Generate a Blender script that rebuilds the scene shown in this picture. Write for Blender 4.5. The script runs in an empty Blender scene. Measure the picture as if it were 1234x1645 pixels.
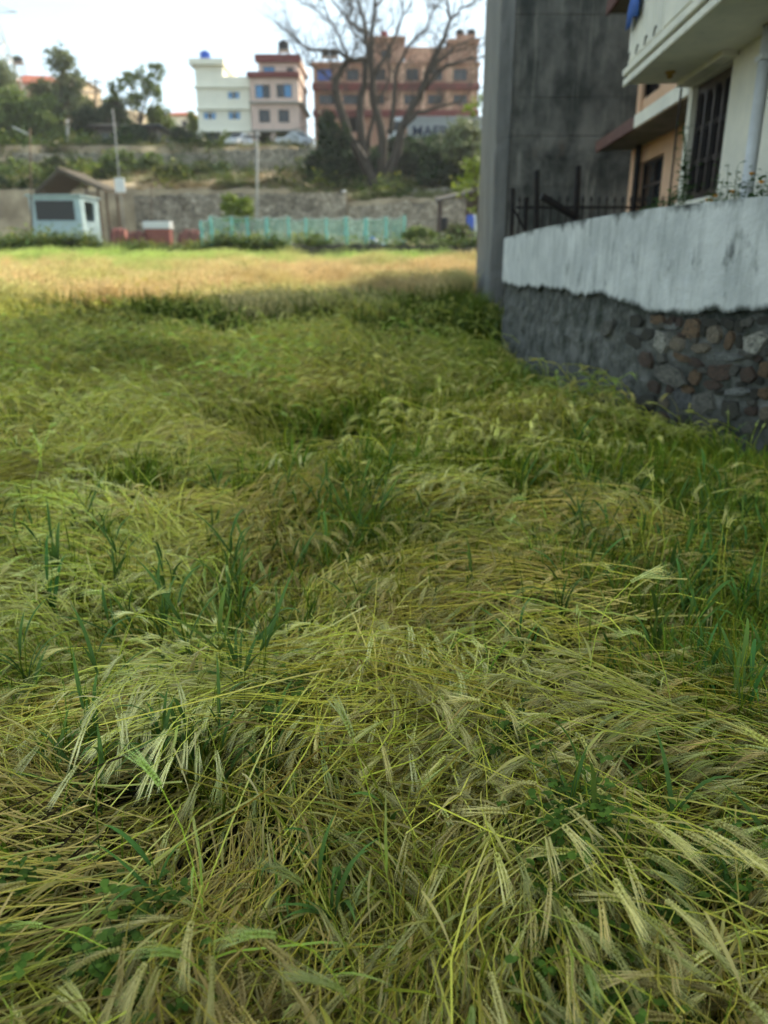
import bpy, math, random
import numpy as np
from mathutils import Vector, Matrix

# ------------------------------------------------------------------ camera, world, sun, exposure
scene = bpy.context.scene
C = scene.collection
W0, H0, F0 = 1234.0, 1645.0, 1236.0          # photograph size and focal length in its pixels
HOR = 405.0                                   # row of the horizon in the photograph
CAMZ = 1.75
TH = math.atan((H0 / 2 - HOR) / F0)           # downward pitch
cam_d = bpy.data.cameras.new('camera'); cam = bpy.data.objects.new('camera', cam_d); C.objects.link(cam)
cam.location = (0, 0, CAMZ); cam.rotation_euler = (math.pi / 2 - TH, 0, 0)
cam_d.sensor_fit = 'VERTICAL'; cam_d.sensor_height = 36.0; cam_d.lens = 36.0 * F0 / H0
cam_d.clip_start = 0.05; cam_d.clip_end = 6000
cam_d.dof.use_dof = True; cam_d.dof.focus_distance = 2.25; cam_d.dof.aperture_fstop = 1.95
scene.camera = cam
SUN_AZ, SUN_EL = 38.0, 36.0                   # degrees right of straight ahead, degrees up
world = bpy.data.worlds.new('World'); scene.world = world; world.use_nodes = True
wt = world.node_tree; wt.nodes.clear()
wo = wt.nodes.new('ShaderNodeOutputWorld'); wb = wt.nodes.new('ShaderNodeBackground'); ws = wt.nodes.new('ShaderNodeTexSky')
ws.sky_type = 'NISHITA'; ws.sun_disc = False
ws.sun_elevation = math.radians(SUN_EL); ws.sun_rotation = math.radians(SUN_AZ)
ws.air_density = 1.0; ws.dust_density = 1.6; ws.ozone_density = 1.0; ws.altitude = 1300
wb.inputs['Strength'].default_value = 0.14
# thin high cloud veil over the whole sky
tc = wt.nodes.new('ShaderNodeTexCoord'); mp = wt.nodes.new('ShaderNodeMapping'); mp.inputs['Scale'].default_value = (1.5, 1.5, 4.0)
nz = wt.nodes.new('ShaderNodeTexNoise'); nz.inputs['Scale'].default_value = 1.6; nz.inputs['Detail'].default_value = 5
rp = wt.nodes.new('ShaderNodeValToRGB'); rp.color_ramp.elements[0].position = 0.35; rp.color_ramp.elements[0].color = (0.35,)*3 + (1,)
rp.color_ramp.elements[1].position = 0.75; rp.color_ramp.elements[1].color = (0.80,)*3 + (1,)
mx = wt.nodes.new('ShaderNodeMix'); mx.data_type = 'RGBA'; mx.inputs[7].default_value = (3.8, 4.9, 6.0, 1)
wt.links.new(tc.outputs['Generated'], mp.inputs['Vector']); wt.links.new(mp.outputs['Vector'], nz.inputs['Vector'])
wt.links.new(nz.outputs['Fac'], rp.inputs['Fac']); wt.links.new(rp.outputs['Color'], mx.inputs[0])
wt.links.new(ws.outputs['Color'], mx.inputs[6]); wt.links.new(mx.outputs[2], wb.inputs['Color']); wt.links.new(wb.outputs['Background'], wo.inputs['Surface'])
sun_d = bpy.data.lights.new('sun', 'SUN'); sun = bpy.data.objects.new('sun', sun_d); C.objects.link(sun)
sun_d.energy = 5.0; sun_d.angle = math.radians(0.6); sun_d.color = (1.0, 0.93, 0.82)
_az, _el = math.radians(SUN_AZ), math.radians(SUN_EL)
sdir = Vector((math.sin(_az) * math.cos(_el), math.cos(_az) * math.cos(_el), math.sin(_el)))
sun.rotation_euler = (-sdir).to_track_quat('-Z', 'Y').to_euler()
scene.view_settings.view_transform = 'Standard'; scene.view_settings.look = 'None'
scene.view_settings.gamma = 1.0; scene.view_settings.use_curve_mapping = False
scene.view_settings.exposure = 1.05
scene.view_settings.use_white_balance = True; scene.view_settings.white_balance_temperature = 7300; scene.view_settings.white_balance_tint = 6   # set for the shade, as the photograph is
scene.render.engine = 'CYCLES'
cy = scene.cycles
cy.max_bounces = 4; cy.diffuse_bounces = 2; cy.glossy_bounces = 2; cy.transmission_bounces = 4; cy.transparent_max_bounces = 6
cy.use_adaptive_sampling = True; cy.adaptive_threshold = 0.04; cy.use_denoising = True
cy.caustics_reflective = False; cy.caustics_refractive = False

# ------------------------------------------------------------------ helpers
random.seed(7); RNG = np.random.default_rng(11)
cT, sT = math.cos(TH), math.sin(TH)
def ray(px, py):
    u = (px - W0 / 2) / F0; v = (H0 / 2 - py) / F0
    return Vector((u, cT + v * sT, -sT + v * cT))
def P(px, py, Y):                              # the point at forward distance Y that the photograph shows at (px, py)
    d = ray(px, py); t = Y / d.y
    return Vector((d.x * t, Y, CAMZ + d.z * t))
def PX(px, Y): return (px - W0 / 2) / F0 * Y * cT   # lateral position near horizon level
def PZ(py, Y): return P(617, py, Y).z
def G(px, py, z=0.25):                         # the point on the level z
    d = ray(px, py); t = (z - CAMZ) / d.z
    return (d.x * t, d.y * t)

def tag(o, label=None, cat=None, group=None, kind=None):
    if label: o['label'] = label
    if cat: o['category'] = cat
    if group: o['group'] = group
    if kind: o['kind'] = kind
    return o
def empty(name, loc, rz=0.0, label=None, cat=None, group=None, kind=None):
    o = bpy.data.objects.new(name, None); C.objects.link(o); o.location = loc; o.rotation_euler = (0, 0, rz)
    o.empty_display_size = 0.1
    return tag(o, label, cat, group, kind)
def link(name, me, parent=None, mat=None, loc=None, rot=None, scl=None):
    o = bpy.data.objects.new(name, me); C.objects.link(o)
    if mat is not None and len(me.materials) == 0: me.materials.append(mat)
    if parent is not None: o.parent = parent
    if loc is not None: o.location = loc
    if rot is not None: o.rotation_euler = rot
    if scl is not None: o.scale = scl
    return o
class MB:
    def __init__(s): s.v = []; s.f = []
    def add(s, vs, fs):
        n = len(s.v); s.v.extend([tuple(p) for p in vs]); s.f.extend([tuple(i + n for i in f) for f in fs]); return s
    def box(s, x0, x1, y0, y1, z0, z1):
        return s.add([(x0,y0,z0),(x1,y0,z0),(x1,y1,z0),(x0,y1,z0),(x0,y0,z1),(x1,y0,z1),(x1,y1,z1),(x0,y1,z1)],
                     [(0,3,2,1),(4,5,6,7),(0,1,5,4),(1,2,6,5),(2,3,7,6),(3,0,4,7)])
    def hexa(s, b, t): return s.add(list(b) + list(t), [(0,3,2,1),(4,5,6,7),(0,1,5,4),(1,2,6,5),(2,3,7,6),(3,0,4,7)])
    def beam(s, a, b, w, h=None):                # rectangular bar from a to b
        a, b = Vector(a), Vector(b); h = h or w; d = (b - a).normalized()
        up = Vector((0,0,1)) if abs(d.z) < 0.9 else Vector((0,1,0))
        r = d.cross(up).normalized() * (w/2); u = r.normalized().cross(d).normalized() * (h/2)
        return s.hexa([a-r-u, a+r-u, a+r+u, a-r+u], [b-r-u, b+r-u, b+r+u, b-r+u])
    def tube(s, pts, rad, n=6, cap=True):
        pts = [Vector(p) for p in pts]
        if not hasattr(rad, '__len__'): rad = [rad] * len(pts)
        base = len(s.v); ref = None
        for i, p in enumerate(pts):
            d = (pts[min(i+1, len(pts)-1)] - pts[max(i-1, 0)])
            d = d.normalized() if d.length > 1e-9 else Vector((0,0,1))
            if ref is None: ref = Vector((1,0,0)) if abs(d.x) < 0.8 else Vector((0,1,0))
            r = (ref - d * ref.dot(d)).normalized(); ref = r; u = d.cross(r)
            for k in range(n):
                a = 2*math.pi*k/n; s.v.append(tuple(p + (r*math.cos(a) + u*math.sin(a)) * rad[i]))
        for i in range(len(pts)-1):
            for k in range(n):
                a = base+i*n+k; b = base+i*n+(k+1) % n; s.f.append((a, b, b+n, a+n))
        if cap:
            s.f.append(tuple(base+k for k in reversed(range(n)))); e = base+(len(pts)-1)*n; s.f.append(tuple(e+k for k in range(n)))
        return s
    def lathe(s, prof, n=16, c=(0,0,0)):         # prof: (radius, z)
        base = len(s.v)
        for r, z in prof:
            for k in range(n):
                a = 2*math.pi*k/n; s.v.append((c[0]+r*math.cos(a), c[1]+r*math.sin(a), c[2]+z))
        for i in range(len(prof)-1):
            for k in range(n):
                a = base+i*n+k; b = base+i*n+(k+1) % n; s.f.append((a, b, b+n, a+n))
        s.f.append(tuple(base+k for k in reversed(range(n)))); e = base+(len(prof)-1)*n; s.f.append(tuple(e+k for k in range(n)))
        return s
    def mesh(s, name, mat=None, smooth=False):
        me = bpy.data.meshes.new(name); me.from_pydata(s.v, [], s.f); me.update()
        if smooth: me.polygons.foreach_set('use_smooth', [True]*len(me.polygons))
        if mat is not None: me.materials.append(mat)
        return me
    def build(s, name, mat, parent=None, smooth=False, bevel=0, loc=None, rot=None):
        o = link(name, s.mesh(name, mat, smooth), parent, None, loc, rot)
        if bevel:
            m = o.modifiers.new('bevel', 'BEVEL'); m.width = bevel; m.segments = 1; m.limit_method = 'ANGLE'; m.angle_limit = 0.7
        return o
def copy_tree(o, parent=None):
    c = o.copy(); C.objects.link(c); c.parent = parent
    for ch in list(o.children): copy_tree(ch, c)
    return c

# ---- vectorised value noise
def _hash(ix, iy, seed):
    h = (ix.astype(np.int64) * 374761393 + iy.astype(np.int64) * 668265263 + seed * 982451653) & 0x7fffffff
    h = ((h ^ (h >> 13)) * 1274126177) & 0x7fffffff
    return ((h ^ (h >> 16)) & 0xffff) / 65535.0
def vnoise(x, y, seed=0):
    x = np.asarray(x, float); y = np.asarray(y, float)
    ix = np.floor(x); iy = np.floor(y); fx = x - ix; fy = y - iy
    fx = fx*fx*(3-2*fx); fy = fy*fy*(3-2*fy)
    a = _hash(ix, iy, seed); b = _hash(ix+1, iy, seed); c = _hash(ix, iy+1, seed); d = _hash(ix+1, iy+1, seed)
    return (a*(1-fx)+b*fx)*(1-fy) + (c*(1-fx)+d*fx)*fy
def fbm(x, y, seed=0, o=3):
    t = 0; a = 1; s = 0
    for k in range(o): t = t + a*vnoise(np.asarray(x)*2**k, np.asarray(y)*2**k, seed+17*k); s += a; a *= 0.5
    return t / s
def sstep(a, b, x):
    t = np.clip((np.asarray(x, float)-a)/(b-a), 0, 1); return t*t*(3-2*t)

# ---- materials
def mat(name, col, col2=None, scale=4.0, rough=0.85, bump=0.0, bscale=30.0, detail=4, stretch=(1,1,1), lo=0.35, hi=0.65, spec=0.3, metal=0.0, trans=0.0, extra=None):
    m = bpy.data.materials.new(name); m.use_nodes = True; t = m.node_tree; N = t.nodes; L = t.links
    b = N['Principled BSDF']; b.inputs['Roughness'].default_value = rough; b.inputs['Specular IOR Level'].default_value = spec
    b.inputs['Metallic'].default_value = metal
    b.inputs['Base Color'].default_value = (*col, 1)
    tcn = N.new('ShaderNodeTexCoord'); mpn = N.new('ShaderNodeMapping'); mpn.inputs['Scale'].default_value = stretch
    L.new(tcn.outputs['Object'], mpn.inputs['Vector'])
    out = None
    if col2 is not None:
        n1 = N.new('ShaderNodeTexNoise'); n1.inputs['Scale'].default_value = scale; n1.inputs['Detail'].default_value = detail; n1.inputs['Roughness'].default_value = 0.65
        L.new(mpn.outputs['Vector'], n1.inputs['Vector'])
        r1 = N.new('ShaderNodeValToRGB'); r1.color_ramp.elements[0].position = lo; r1.color_ramp.elements[1].position = hi
        r1.color_ramp.elements[0].color = (*col, 1); r1.color_ramp.elements[1].color = (*col2, 1)
        L.new(n1.outputs['Fac'], r1.inputs['Fac']); out = r1.outputs['Color']
        for e in (extra or []):                  # further stains: (colour, scale, stretch, lo, hi)
            m2 = N.new('ShaderNodeMapping'); m2.inputs['Scale'].default_value = e[2]; L.new(tcn.outputs['Object'], m2.inputs['Vector'])
            n2 = N.new('ShaderNodeTexNoise'); n2.inputs['Scale'].default_value = e[1]; n2.inputs['Detail'].default_value = 6; n2.inputs['Roughness'].default_value = 0.7
            L.new(m2.outputs['Vector'], n2.inputs['Vector'])
            r2 = N.new('ShaderNodeMapRange'); r2.inputs[1].default_value = e[3]; r2.inputs[2].default_value = e[4]
            L.new(n2.outputs['Fac'], r2.inputs[0])
            x = N.new('ShaderNodeMix'); x.data_type = 'RGBA'; x.inputs[7].default_value = (*e[0], 1)
            L.new(r2.outputs[0], x.inputs[0]); L.new(out, x.inputs[6]); out = x.outputs[2]
        L.new(out, b.inputs['Base Color'])
    if bump:
        nb = N.new('ShaderNodeTexNoise'); nb.inputs['Scale'].default_value = bscale; nb.inputs['Detail'].default_value = 5
        L.new(tcn.outputs['Object'], nb.inputs['Vector'])
        bp = N.new('ShaderNodeBump'); bp.inputs['Strength'].default_value = min(1, bump); bp.inputs['Distance'].default_value = 0.02
        L.new(nb.outputs['Fac'], bp.inputs['Height']); L.new(bp.outputs['Normal'], b.inputs['Normal'])
    return m
def leaf_mat(name, c1, c2, trans=0.35, rough=0.6):
    m = bpy.data.materials.new(name); m.use_nodes = True; t = m.node_tree; N = t.nodes; L = t.links
    b = N['Principled BSDF']; b.inputs['Roughness'].default_value = rough; b.inputs['Specular IOR Level'].default_value = 0.25
    g = N.new('ShaderNodeNewGeometry'); r = N.new('ShaderNodeValToRGB')
    r.color_ramp.elements[0].color = (*c1, 1); r.color_ramp.elements[1].color = (*c2, 1)
    L.new(g.outputs['Random Per Island'], r.inputs['Fac']); L.new(r.outputs['Color'], b.inputs['Base Color'])
    tr = N.new('ShaderNodeBsdfTranslucent'); L.new(r.outputs['Color'], tr.inputs['Color'])
    mxs = N.new('ShaderNodeMixShader'); mxs.inputs[0].default_value = trans
    L.new(b.outputs[0], mxs.inputs[1]); L.new(tr.outputs[0], mxs.inputs[2]); L.new(mxs.outputs[0], N['Material Output'].inputs['Surface'])
    return m
def plant_mat(name, trans=0.3, src='INSTANCER'):                  # mesh colours of the prototype x tint carried by each instance
    m = bpy.data.materials.new(name); m.use_nodes = True; t = m.node_tree; N = t.nodes; L = t.links
    b = N['Principled BSDF']; b.inputs['Roughness'].default_value = 0.6; b.inputs['Specular IOR Level'].default_value = 0.12
    a = N.new('ShaderNodeAttribute'); a.attribute_name = 'col'
    i = N.new('ShaderNodeAttribute'); i.attribute_type = src; i.attribute_name = 'tint'
    x = N.new('ShaderNodeMix'); x.data_type = 'RGBA'; x.blend_type = 'MULTIPLY'; x.inputs[0].default_value = 1.0
    L.new(a.outputs['Color'], x.inputs[6]); L.new(i.outputs['Color'], x.inputs[7]); L.new(x.outputs[2], b.inputs['Base Color'])
    tr = N.new('ShaderNodeBsdfTranslucent'); L.new(x.outputs[2], tr.inputs['Color'])
    mxs = N.new('ShaderNodeMixShader'); mxs.inputs[0].default_value = trans
    L.new(b.outputs[0], mxs.inputs[1]); L.new(tr.outputs[0], mxs.inputs[2]); L.new(mxs.outputs[0], N['Material Output'].inputs['Surface'])
    return m
def glass_mat(name, col, rough=0.08):
    return mat(name, col, rough=rough, spec=0.6)
# ------------------------------------------------------------------ ground
def ground_z(X, Y):
    X = np.asarray(X, float); Y = np.asarray(Y, float)
    field = np.interp(Y, [-60, 14, 30, 52], [0, 0, 0.35, 0.8])
    right = sstep(-9.0, -5.5, X)
    lowtop = 7.0 - 0.8*right
    a = np.interp(Y, [52, 52.5, 60, 69.6], [0, 1.0, 1.25, 1.9])                 # terrace with the hut
    z = field + np.where(Y > 52, a, 0)
    zl = np.interp(Y, [69.6, 70.6, 76, 83.8, 84.8, 96, 140, 4000], [0, 4.0, 5.4, 6.9, 9.1, 9.4, 10.2, 9.0])
    zr = np.interp(Y, [69.6, 70.6, 80, 86, 90, 96, 140, 4000], [0, 3.2, 4.8, 7.4, 9.4, 9.8, 10.4, 9.0])
    z = z + np.where(Y > 69.6, zl*(1-right) + zr*right, 0)
    hill = sstep(-19, -38, X) * sstep(92, 128, Y) * (1 - sstep(160, 260, Y)) * 9.0
    z = z + hill
    n = (fbm(X*0.35, Y*0.35, 5) - 0.5)
    z = z + n*np.where(Y > 53, 0.5, 0.12) + (fbm(X*2.2, Y*2.2, 9) - 0.5)*0.07
    return z
def gz(x, y): return float(ground_z(np.array([x]), np.array([y]))[0])
ys = np.concatenate([[-60, -20, -6], np.arange(-2, 20, 0.5), np.arange(20, 51, 1.5), [51.5, 52, 52.5, 53], np.arange(54, 69, 1.5), [69.6, 70.6], np.arange(72, 83, 1.5), [83.8, 84.8],
                     np.arange(86, 140, 2.0), [145, 155, 170, 190, 220, 260, 340, 500]])
xs = np.concatenate([[-500, -250, -150, -110], np.arange(-90, -20, 2.5), np.arange(-20, 20, 1.0), np.arange(20, 80, 2.5), [100, 150, 250, 500]])
gx, gy = np.meshgrid(xs, ys); gzz = ground_z(gx, gy)
nv = len(xs)
gv = np.stack([gx.ravel(), gy.ravel(), gzz.ravel()], 1)
gf = [(j*nv+i, j*nv+i+1, (j+1)*nv+i+1, (j+1)*nv+i) for j in range(len(ys)-1) for i in range(nv-1)]
gm = bpy.data.meshes.new('ground'); gm.from_pydata(gv.tolist(), [], gf); gm.update()
gm.polygons.foreach_set('use_smooth', [True]*len(gm.polygons))
M_soil = mat('soil', (0.022, 0.017, 0.011), (0.05, 0.040, 0.026), scale=3.0, rough=0.95, bump=0.8, bscale=18)
# the dry bank and terraces have paler earth than the field
def _zone():
    t = M_soil.node_tree; N = t.nodes; L = t.links; b = N['Principled BSDF']
    src = b.inputs['Base Color'].links[0].from_socket
    g = N.new('ShaderNodeNewGeometry'); s = N.new('ShaderNodeSeparateXYZ'); L.new(g.outputs['Position'], s.inputs[0])
    r = N.new('ShaderNodeMapRange'); r.inputs[1].default_value = 51; r.inputs[2].default_value = 54; L.new(s.outputs['Y'], r.inputs[0])
    n = N.new('ShaderNodeTexNoise'); n.inputs['Scale'].default_value = 0.5; n.inputs['Detail'].default_value = 6; L.new(g.outputs['Position'], n.inputs['Vector'])
    c = N.new('ShaderNodeValToRGB'); c.color_ramp.elements[0].position = 0.38; c.color_ramp.elements[0].color = (0.22, 0.165, 0.10, 1)
    c.color_ramp.elements[1].position = 0.62; c.color_ramp.elements[1].color = (0.44, 0.345, 0.215, 1); L.new(n.outputs['Fac'], c.inputs['Fac'])
    x = N.new('ShaderNodeMix'); x.data_type = 'RGBA'; L.new(r.outputs[0], x.inputs[0]); L.new(src, x.inputs[6]); L.new(c.outputs['Color'], x.inputs[7]); L.new(x.outputs[2], b.inputs['Base Color'])
_zone()
ground = link('ground', gm, None, M_soil)
tag(ground, 'field soil rising over terraces to the hillside', 'ground', kind='structure')

# ------------------------------------------------------------------ crops and grass as instanced plants
def scatter(name, protos, pts, rot, scl, idx, tint, label, cat, realize=False):
    me = bpy.data.meshes.new(name); n = len(pts)
    me.vertices.add(n); me.vertices.foreach_set('co', np.asarray(pts, np.float32).ravel())
    def att(nm, ty, field, arr):
        a = me.attributes.new(nm, ty, 'POINT'); a.data.foreach_set(field, np.ascontiguousarray(arr).ravel())
    att('rot', 'FLOAT_VECTOR', 'vector', np.asarray(rot, np.float32)); att('scl', 'FLOAT', 'value', np.asarray(scl, np.float32))
    att('idx', 'INT', 'value', np.asarray(idx, np.int32))
    att('tint', 'FLOAT_COLOR', 'color', np.concatenate([np.asarray(tint, np.float32), np.ones((n, 1), np.float32)], 1))
    me.update()
    col = bpy.data.collections.new(name + '_kinds')
    for k, pm in enumerate(protos):
        po = bpy.data.objects.new('%s_kind_%02d' % (name, k), pm); col.objects.link(po)
    o = bpy.data.objects.new(name, me); C.objects.link(o)
    ng = bpy.data.node_groups.new(name, 'GeometryNodeTree')
    ng.interface.new_socket('Geometry', in_out='INPUT', socket_type='NodeSocketGeometry'); ng.interface.new_socket('Geometry', in_out='OUTPUT', socket_type='NodeSocketGeometry')
    N = ng.nodes; L = ng.links
    gi = N.new('NodeGroupInput'); go = N.new('NodeGroupOutput'); ci = N.new('GeometryNodeCollectionInfo'); ip = N.new('GeometryNodeInstanceOnPoints')
    ci.inputs['Collection'].default_value = col; ci.inputs['Separate Children'].default_value = True; ci.inputs['Reset Children'].default_value = True
    ip.inputs['Pick Instance'].default_value = True
    def na(nm, ty):
        a = N.new('GeometryNodeInputNamedAttribute'); a.data_type = ty; a.inputs['Name'].default_value = nm
        return [s for s in a.outputs if s.enabled and s.name == 'Attribute'][0]
    L.new(gi.outputs[0], ip.inputs['Points']); L.new(ci.outputs[0], ip.inputs['Instance'])
    L.new(na('idx', 'INT'), ip.inputs['Instance Index']); L.new(na('rot', 'FLOAT_VECTOR'), ip.inputs['Rotation']); L.new(na('scl', 'FLOAT'), ip.inputs['Scale'])
    if realize:                                   # one merged mesh: far quicker to trace than thousands of overlapping plants
        rz = N.new('GeometryNodeRealizeInstances'); L.new(ip.outputs[0], rz.inputs[0]); L.new(rz.outputs[0], go.inputs[0])
    else: L.new(ip.outputs[0], go.inputs[0])
    md = o.modifiers.new('plants', 'NODES'); md.node_group = ng
    return tag(o, label, cat, kind='stuff')

class PB:                                         # plant mesh with a colour for every vertex
    def __init__(s): s.v = []; s.f = []; s.c = []
    def tube(s, pts, rad, n, cols):
        m = MB(); m.tube(pts, rad, n, cap=False); b = len(s.v); s.v += m.v; s.f += [tuple(i+b for i in f) for f in m.f]
        for i in range(len(pts)): s.c += [cols[i]]*n
    def ribbon(s, pts, wid, side, cols, fold=0.0):
        b = len(s.v); n = len(pts)
        for i, p in enumerate(pts):
            sd = side[i] if isinstance(side, list) else side
            s.v.append(tuple(p - sd*wid[i])); s.v.append(tuple(p + sd*wid[i])); s.c += [cols[i]]*2
        for i in range(n-1): s.f.append((b+2*i, b+2*i+1, b+2*i+3, b+2*i+2))
    def spindle(s, a, d, side, up, ln, w, c0, c1):
        b = len(s.v); m = a + d*(ln*0.45)
        s.v += [tuple(a), tuple(m+side*w-up*w*.5), tuple(m+up*w), tuple(m-side*w-up*w*.5), tuple(a+d*ln)]; s.c += [c0, c1, c1, c1, c0]
        for k in range(3):
            s.f.append((b, b+1+(k+1) % 3, b+1+k)); s.f.append((b+4, b+1+k, b+1+(k+1) % 3))
    def tri(s, a, b_, sd, w, c):
        b = len(s.v); s.v += [tuple(a-sd*w), tuple(a+sd*w), tuple(b_)]; s.c += [c]*3; s.f.append((b, b+1, b+2))
    def mesh(s, name, m):
        me = bpy.data.meshes.new(name); me.from_pydata(s.v, [], s.f); me.update()
        a = me.color_attributes.new('col', 'FLOAT_COLOR', 'POINT')
        a.data.foreach_set('color', np.array([(*c, 1.0) for c in s.c], np.float32).ravel())
        me.materials.append(m); me.polygons.foreach_set('use_smooth', [True]*len(me.polygons)); return me
M_barley = plant_mat('barley_plant', 0.2); M_mass = plant_mat('barley_mass', 0.12, 'GEOMETRY')
STEM_G = (0.60, 0.63, 0.08); STEM_Y = (0.80, 0.76, 0.17); STRAW = (0.76, 0.64, 0.32); HEAD = (0.75, 0.69, 0.27); HEAD_D = (0.30, 0.28, 0.08); AWN = (0.82, 0.75, 0.40)
def mixc(a, b, t): return tuple(a[i]*(1-t)+b[i]*t for i in range(3))
class _Sub:                                       # a view of a plant mesh moved by a matrix
    def __init__(s, pb, M): s.pb = pb; s.M = M; s.n0 = len(pb.v)
    def done(s):
        for i in range(s.n0, len(s.pb.v)): s.pb.v[i] = tuple(s.M @ Vector(s.pb.v[i]))
def barley(p, rg, M, L, pitch, wig, head=True, leaves=1, droop=0.6, green=0.4, sr=0.0018, nseg=6, kern=9, lod=0, val=1.0, turn_=0.0):
    sub = _Sub(p, M); c0 = len(p.c)
    pos = Vector((0,0,0)); yaw = rg.uniform(-.1, .1); dy = rg.uniform(-wig, wig); d2 = rg.uniform(-wig, wig)
    if lod: nseg = (5, 4, 3)[lod]; sr *= (1, 1.25, 1.6)[lod]
    pts = [pos.copy()]; dirs = []
    for i in range(nseg):
        t = (i+0.5)/nseg; pit = float(np.interp(t, [q[0] for q in pitch], [q[1] for q in pitch]))
        yw = yaw + dy*t + d2*math.sin(t*3.1) + turn_*t**2.5
        d = Vector((math.cos(pit)*math.cos(yw), math.cos(pit)*math.sin(yw), math.sin(pit))); dirs.append(d)
        pos = pos + d*(L/nseg); pts.append(pos.copy())
    sc = [mixc(STRAW, mixc(STEM_Y, STEM_G, green), min(1, 0.25+i/nseg)) for i in range(nseg+1)]
    if head: p.tube(pts, [sr*(1.25-0.5*i/nseg) for i in range(nseg+1)], 3, sc)
    else:                                         # bare straw: a split, flattened sheath
        sd0 = Vector((-math.sin(yaw), math.cos(yaw), 0)); sd0 = Matrix.Rotation(rg.gauss(0, .7), 3, dirs[0]) @ sd0
        p.ribbon(pts, [sr*(1.3-0.5*i/nseg) for i in range(nseg+1)], sd0, sc)
    for k in range(leaves):                       # dry or yellowing leaf blades along the stem
        i = rg.randint(2, nseg-1); a = pts[i]; d = dirs[i-1]; az = rg.uniform(0, 6.28)
        out = (d*0.8 + Vector((0, math.cos(az), math.sin(az)*0.8+0.1))*0.7).normalized(); ll = rg.uniform(.10, .20); q = a.copy(); lp = [q.copy()]; dd = out
        sides = []; wv = rg.uniform(-1, 1); lw = rg.uniform(.0022, .0042)
        for s_ in range(5):
            dd = (dd + Vector((0, 0, -0.22)) + Vector((rg.uniform(-.1,.1), rg.uniform(-.1,.1), 0))).normalized(); q = q + dd*(ll/5); lp.append(q.copy())
        for s_ in range(6):
            sd = out.cross(Vector((0, 0.2*wv, 1))).normalized(); sd = (Matrix.Rotation(wv*1.2*s_/5, 3, out) @ sd); sides.append(sd)
        lc = mixc((0.62, 0.52, 0.22), (0.36, 0.46, 0.07), rg.random()*green*1.3)
        p.ribbon(lp, [lw*.7, lw, lw*.95, lw*.75, lw*.45, .0004], sides, [mixc(lc, (0.42, 0.33, 0.16), i_/7) for i_ in range(6)])
    if head:
        d = dirs[-1]; hl = rg.uniform(.050, .076); roll = rg.uniform(0, 3.14); ax0 = d.cross(Vector((0,0,1)))
        if lod: kern = (9, 5, 3)[lod]
        turn = droop/kern
        ax0 = ax0.normalized() if ax0.length > .01 else Vector((0,1,0))
        hc = mixc(HEAD, (0.56, 0.60, 0.14), rg.random()*0.8*green*1.6); q = pts[-1].copy()
        for k in range(kern):
            d = (Matrix.Rotation(-turn, 3, ax0) @ d).normalized(); side = d.cross(Vector((0.1,0.05,1))).normalized(); side = Matrix.Rotation(roll, 3, d) @ side; up = side.cross(d)
            w = 0.0038*(0.75 + 0.5*math.sin(math.pi*(k+1.2)/(kern+1))); kl = .0130
            if lod: w *= (1, 1.35, 1.7)[lod]; kl = hl/kern*1.5
            tri = [side, -side] if (k % 2 or lod) else [side, -side, up]
            for sg in tri:
                kd = (d + sg*0.27).normalized(); a = q + sg*0.0026
                p.spindle(a, kd, kd.cross(sg).normalized(), kd.cross(kd.cross(sg)).normalized(), kl, w, mixc(hc, HEAD_D, .55), mixc(hc, (0.84, 0.77, 0.38), rg.random()*.6))
                if k > 0 or lod:
                    for _ in range((1 if k % 2 else 2, 1, 2)[lod]):
                        al = rg.uniform(.055, .105)*(1.05-0.35*k/kern); t0 = a + kd*0.0105; ad = (d + sg*rg.uniform(.01, .09) + Vector((rg.uniform(-.05,.05), rg.uniform(-.05,.05), rg.uniform(-.04,.05)))).normalized()
                        ac = mixc(AWN, hc, rg.random()*.7)
                        p.tri(t0, t0 + ad*al, ad.cross(Vector((rg.uniform(-1,1), rg.uniform(-1,1), 1))).normalized(), (.0010, .0014, .0018)[lod], ac)
            q = q + d*(hl/kern)
    sub.done()
    for i in range(c0, len(p.c)): p.c[i] = tuple(x*val for x in p.c[i])
rg = random.Random(3)
R = math.radians
def lie(p, rg, M, lod, val, tn=0.0):      # lying, the ear at the end: flat, rising a little then falling over
    a = rg.uniform(6, 24); barley(p, rg, M, rg.uniform(.36, .50), [(0, R(a)), (.45, R(a*.35)), (.8, R(4)), (1, R(-22))], .35, True, 0 if lod else rg.choice([0, 1, 1]), rg.uniform(.2, 1.0), rg.random(), lod=lod, val=val, turn_=tn)
def arch(p, rg, M, lod, val, tn=0.0):     # arching up and nodding
    a = rg.uniform(40, 66); barley(p, rg, M, rg.uniform(.40, .56), [(0, R(a)), (.6, R(a*.8)), (.85, R(10)), (1, R(-42))], .3, True, 1 if lod else rg.choice([0, 1, 1]), rg.uniform(.5, 1.2), rg.random(), lod=lod, val=val, turn_=tn)
def straw(p, rg, M, lod, val, tn=0.0):    # bare straw, flat
    a = rg.uniform(2, 9); barley(p, rg, M, rg.uniform(.5, .85), [(0, R(a)), (.5, R(0)), (1, R(-a))], .25, False, rg.choice([0, 0, 1]), 0, rg.random()*.9, sr=.0020, nseg=4, lod=lod, val=val, turn_=tn)
def upright(p, rg, M, lod, val, tn=0.0):
    a = rg.uniform(66, 86); barley(p, rg, M, rg.uniform(.42, .66), [(0, R(a)), (.7, R(a*.9)), (1, R(a*.45))], .3, True, 2, rg.uniform(.5, 1.6), .5+.5*rg.random(), lod=lod, val=val, turn_=tn)
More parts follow.
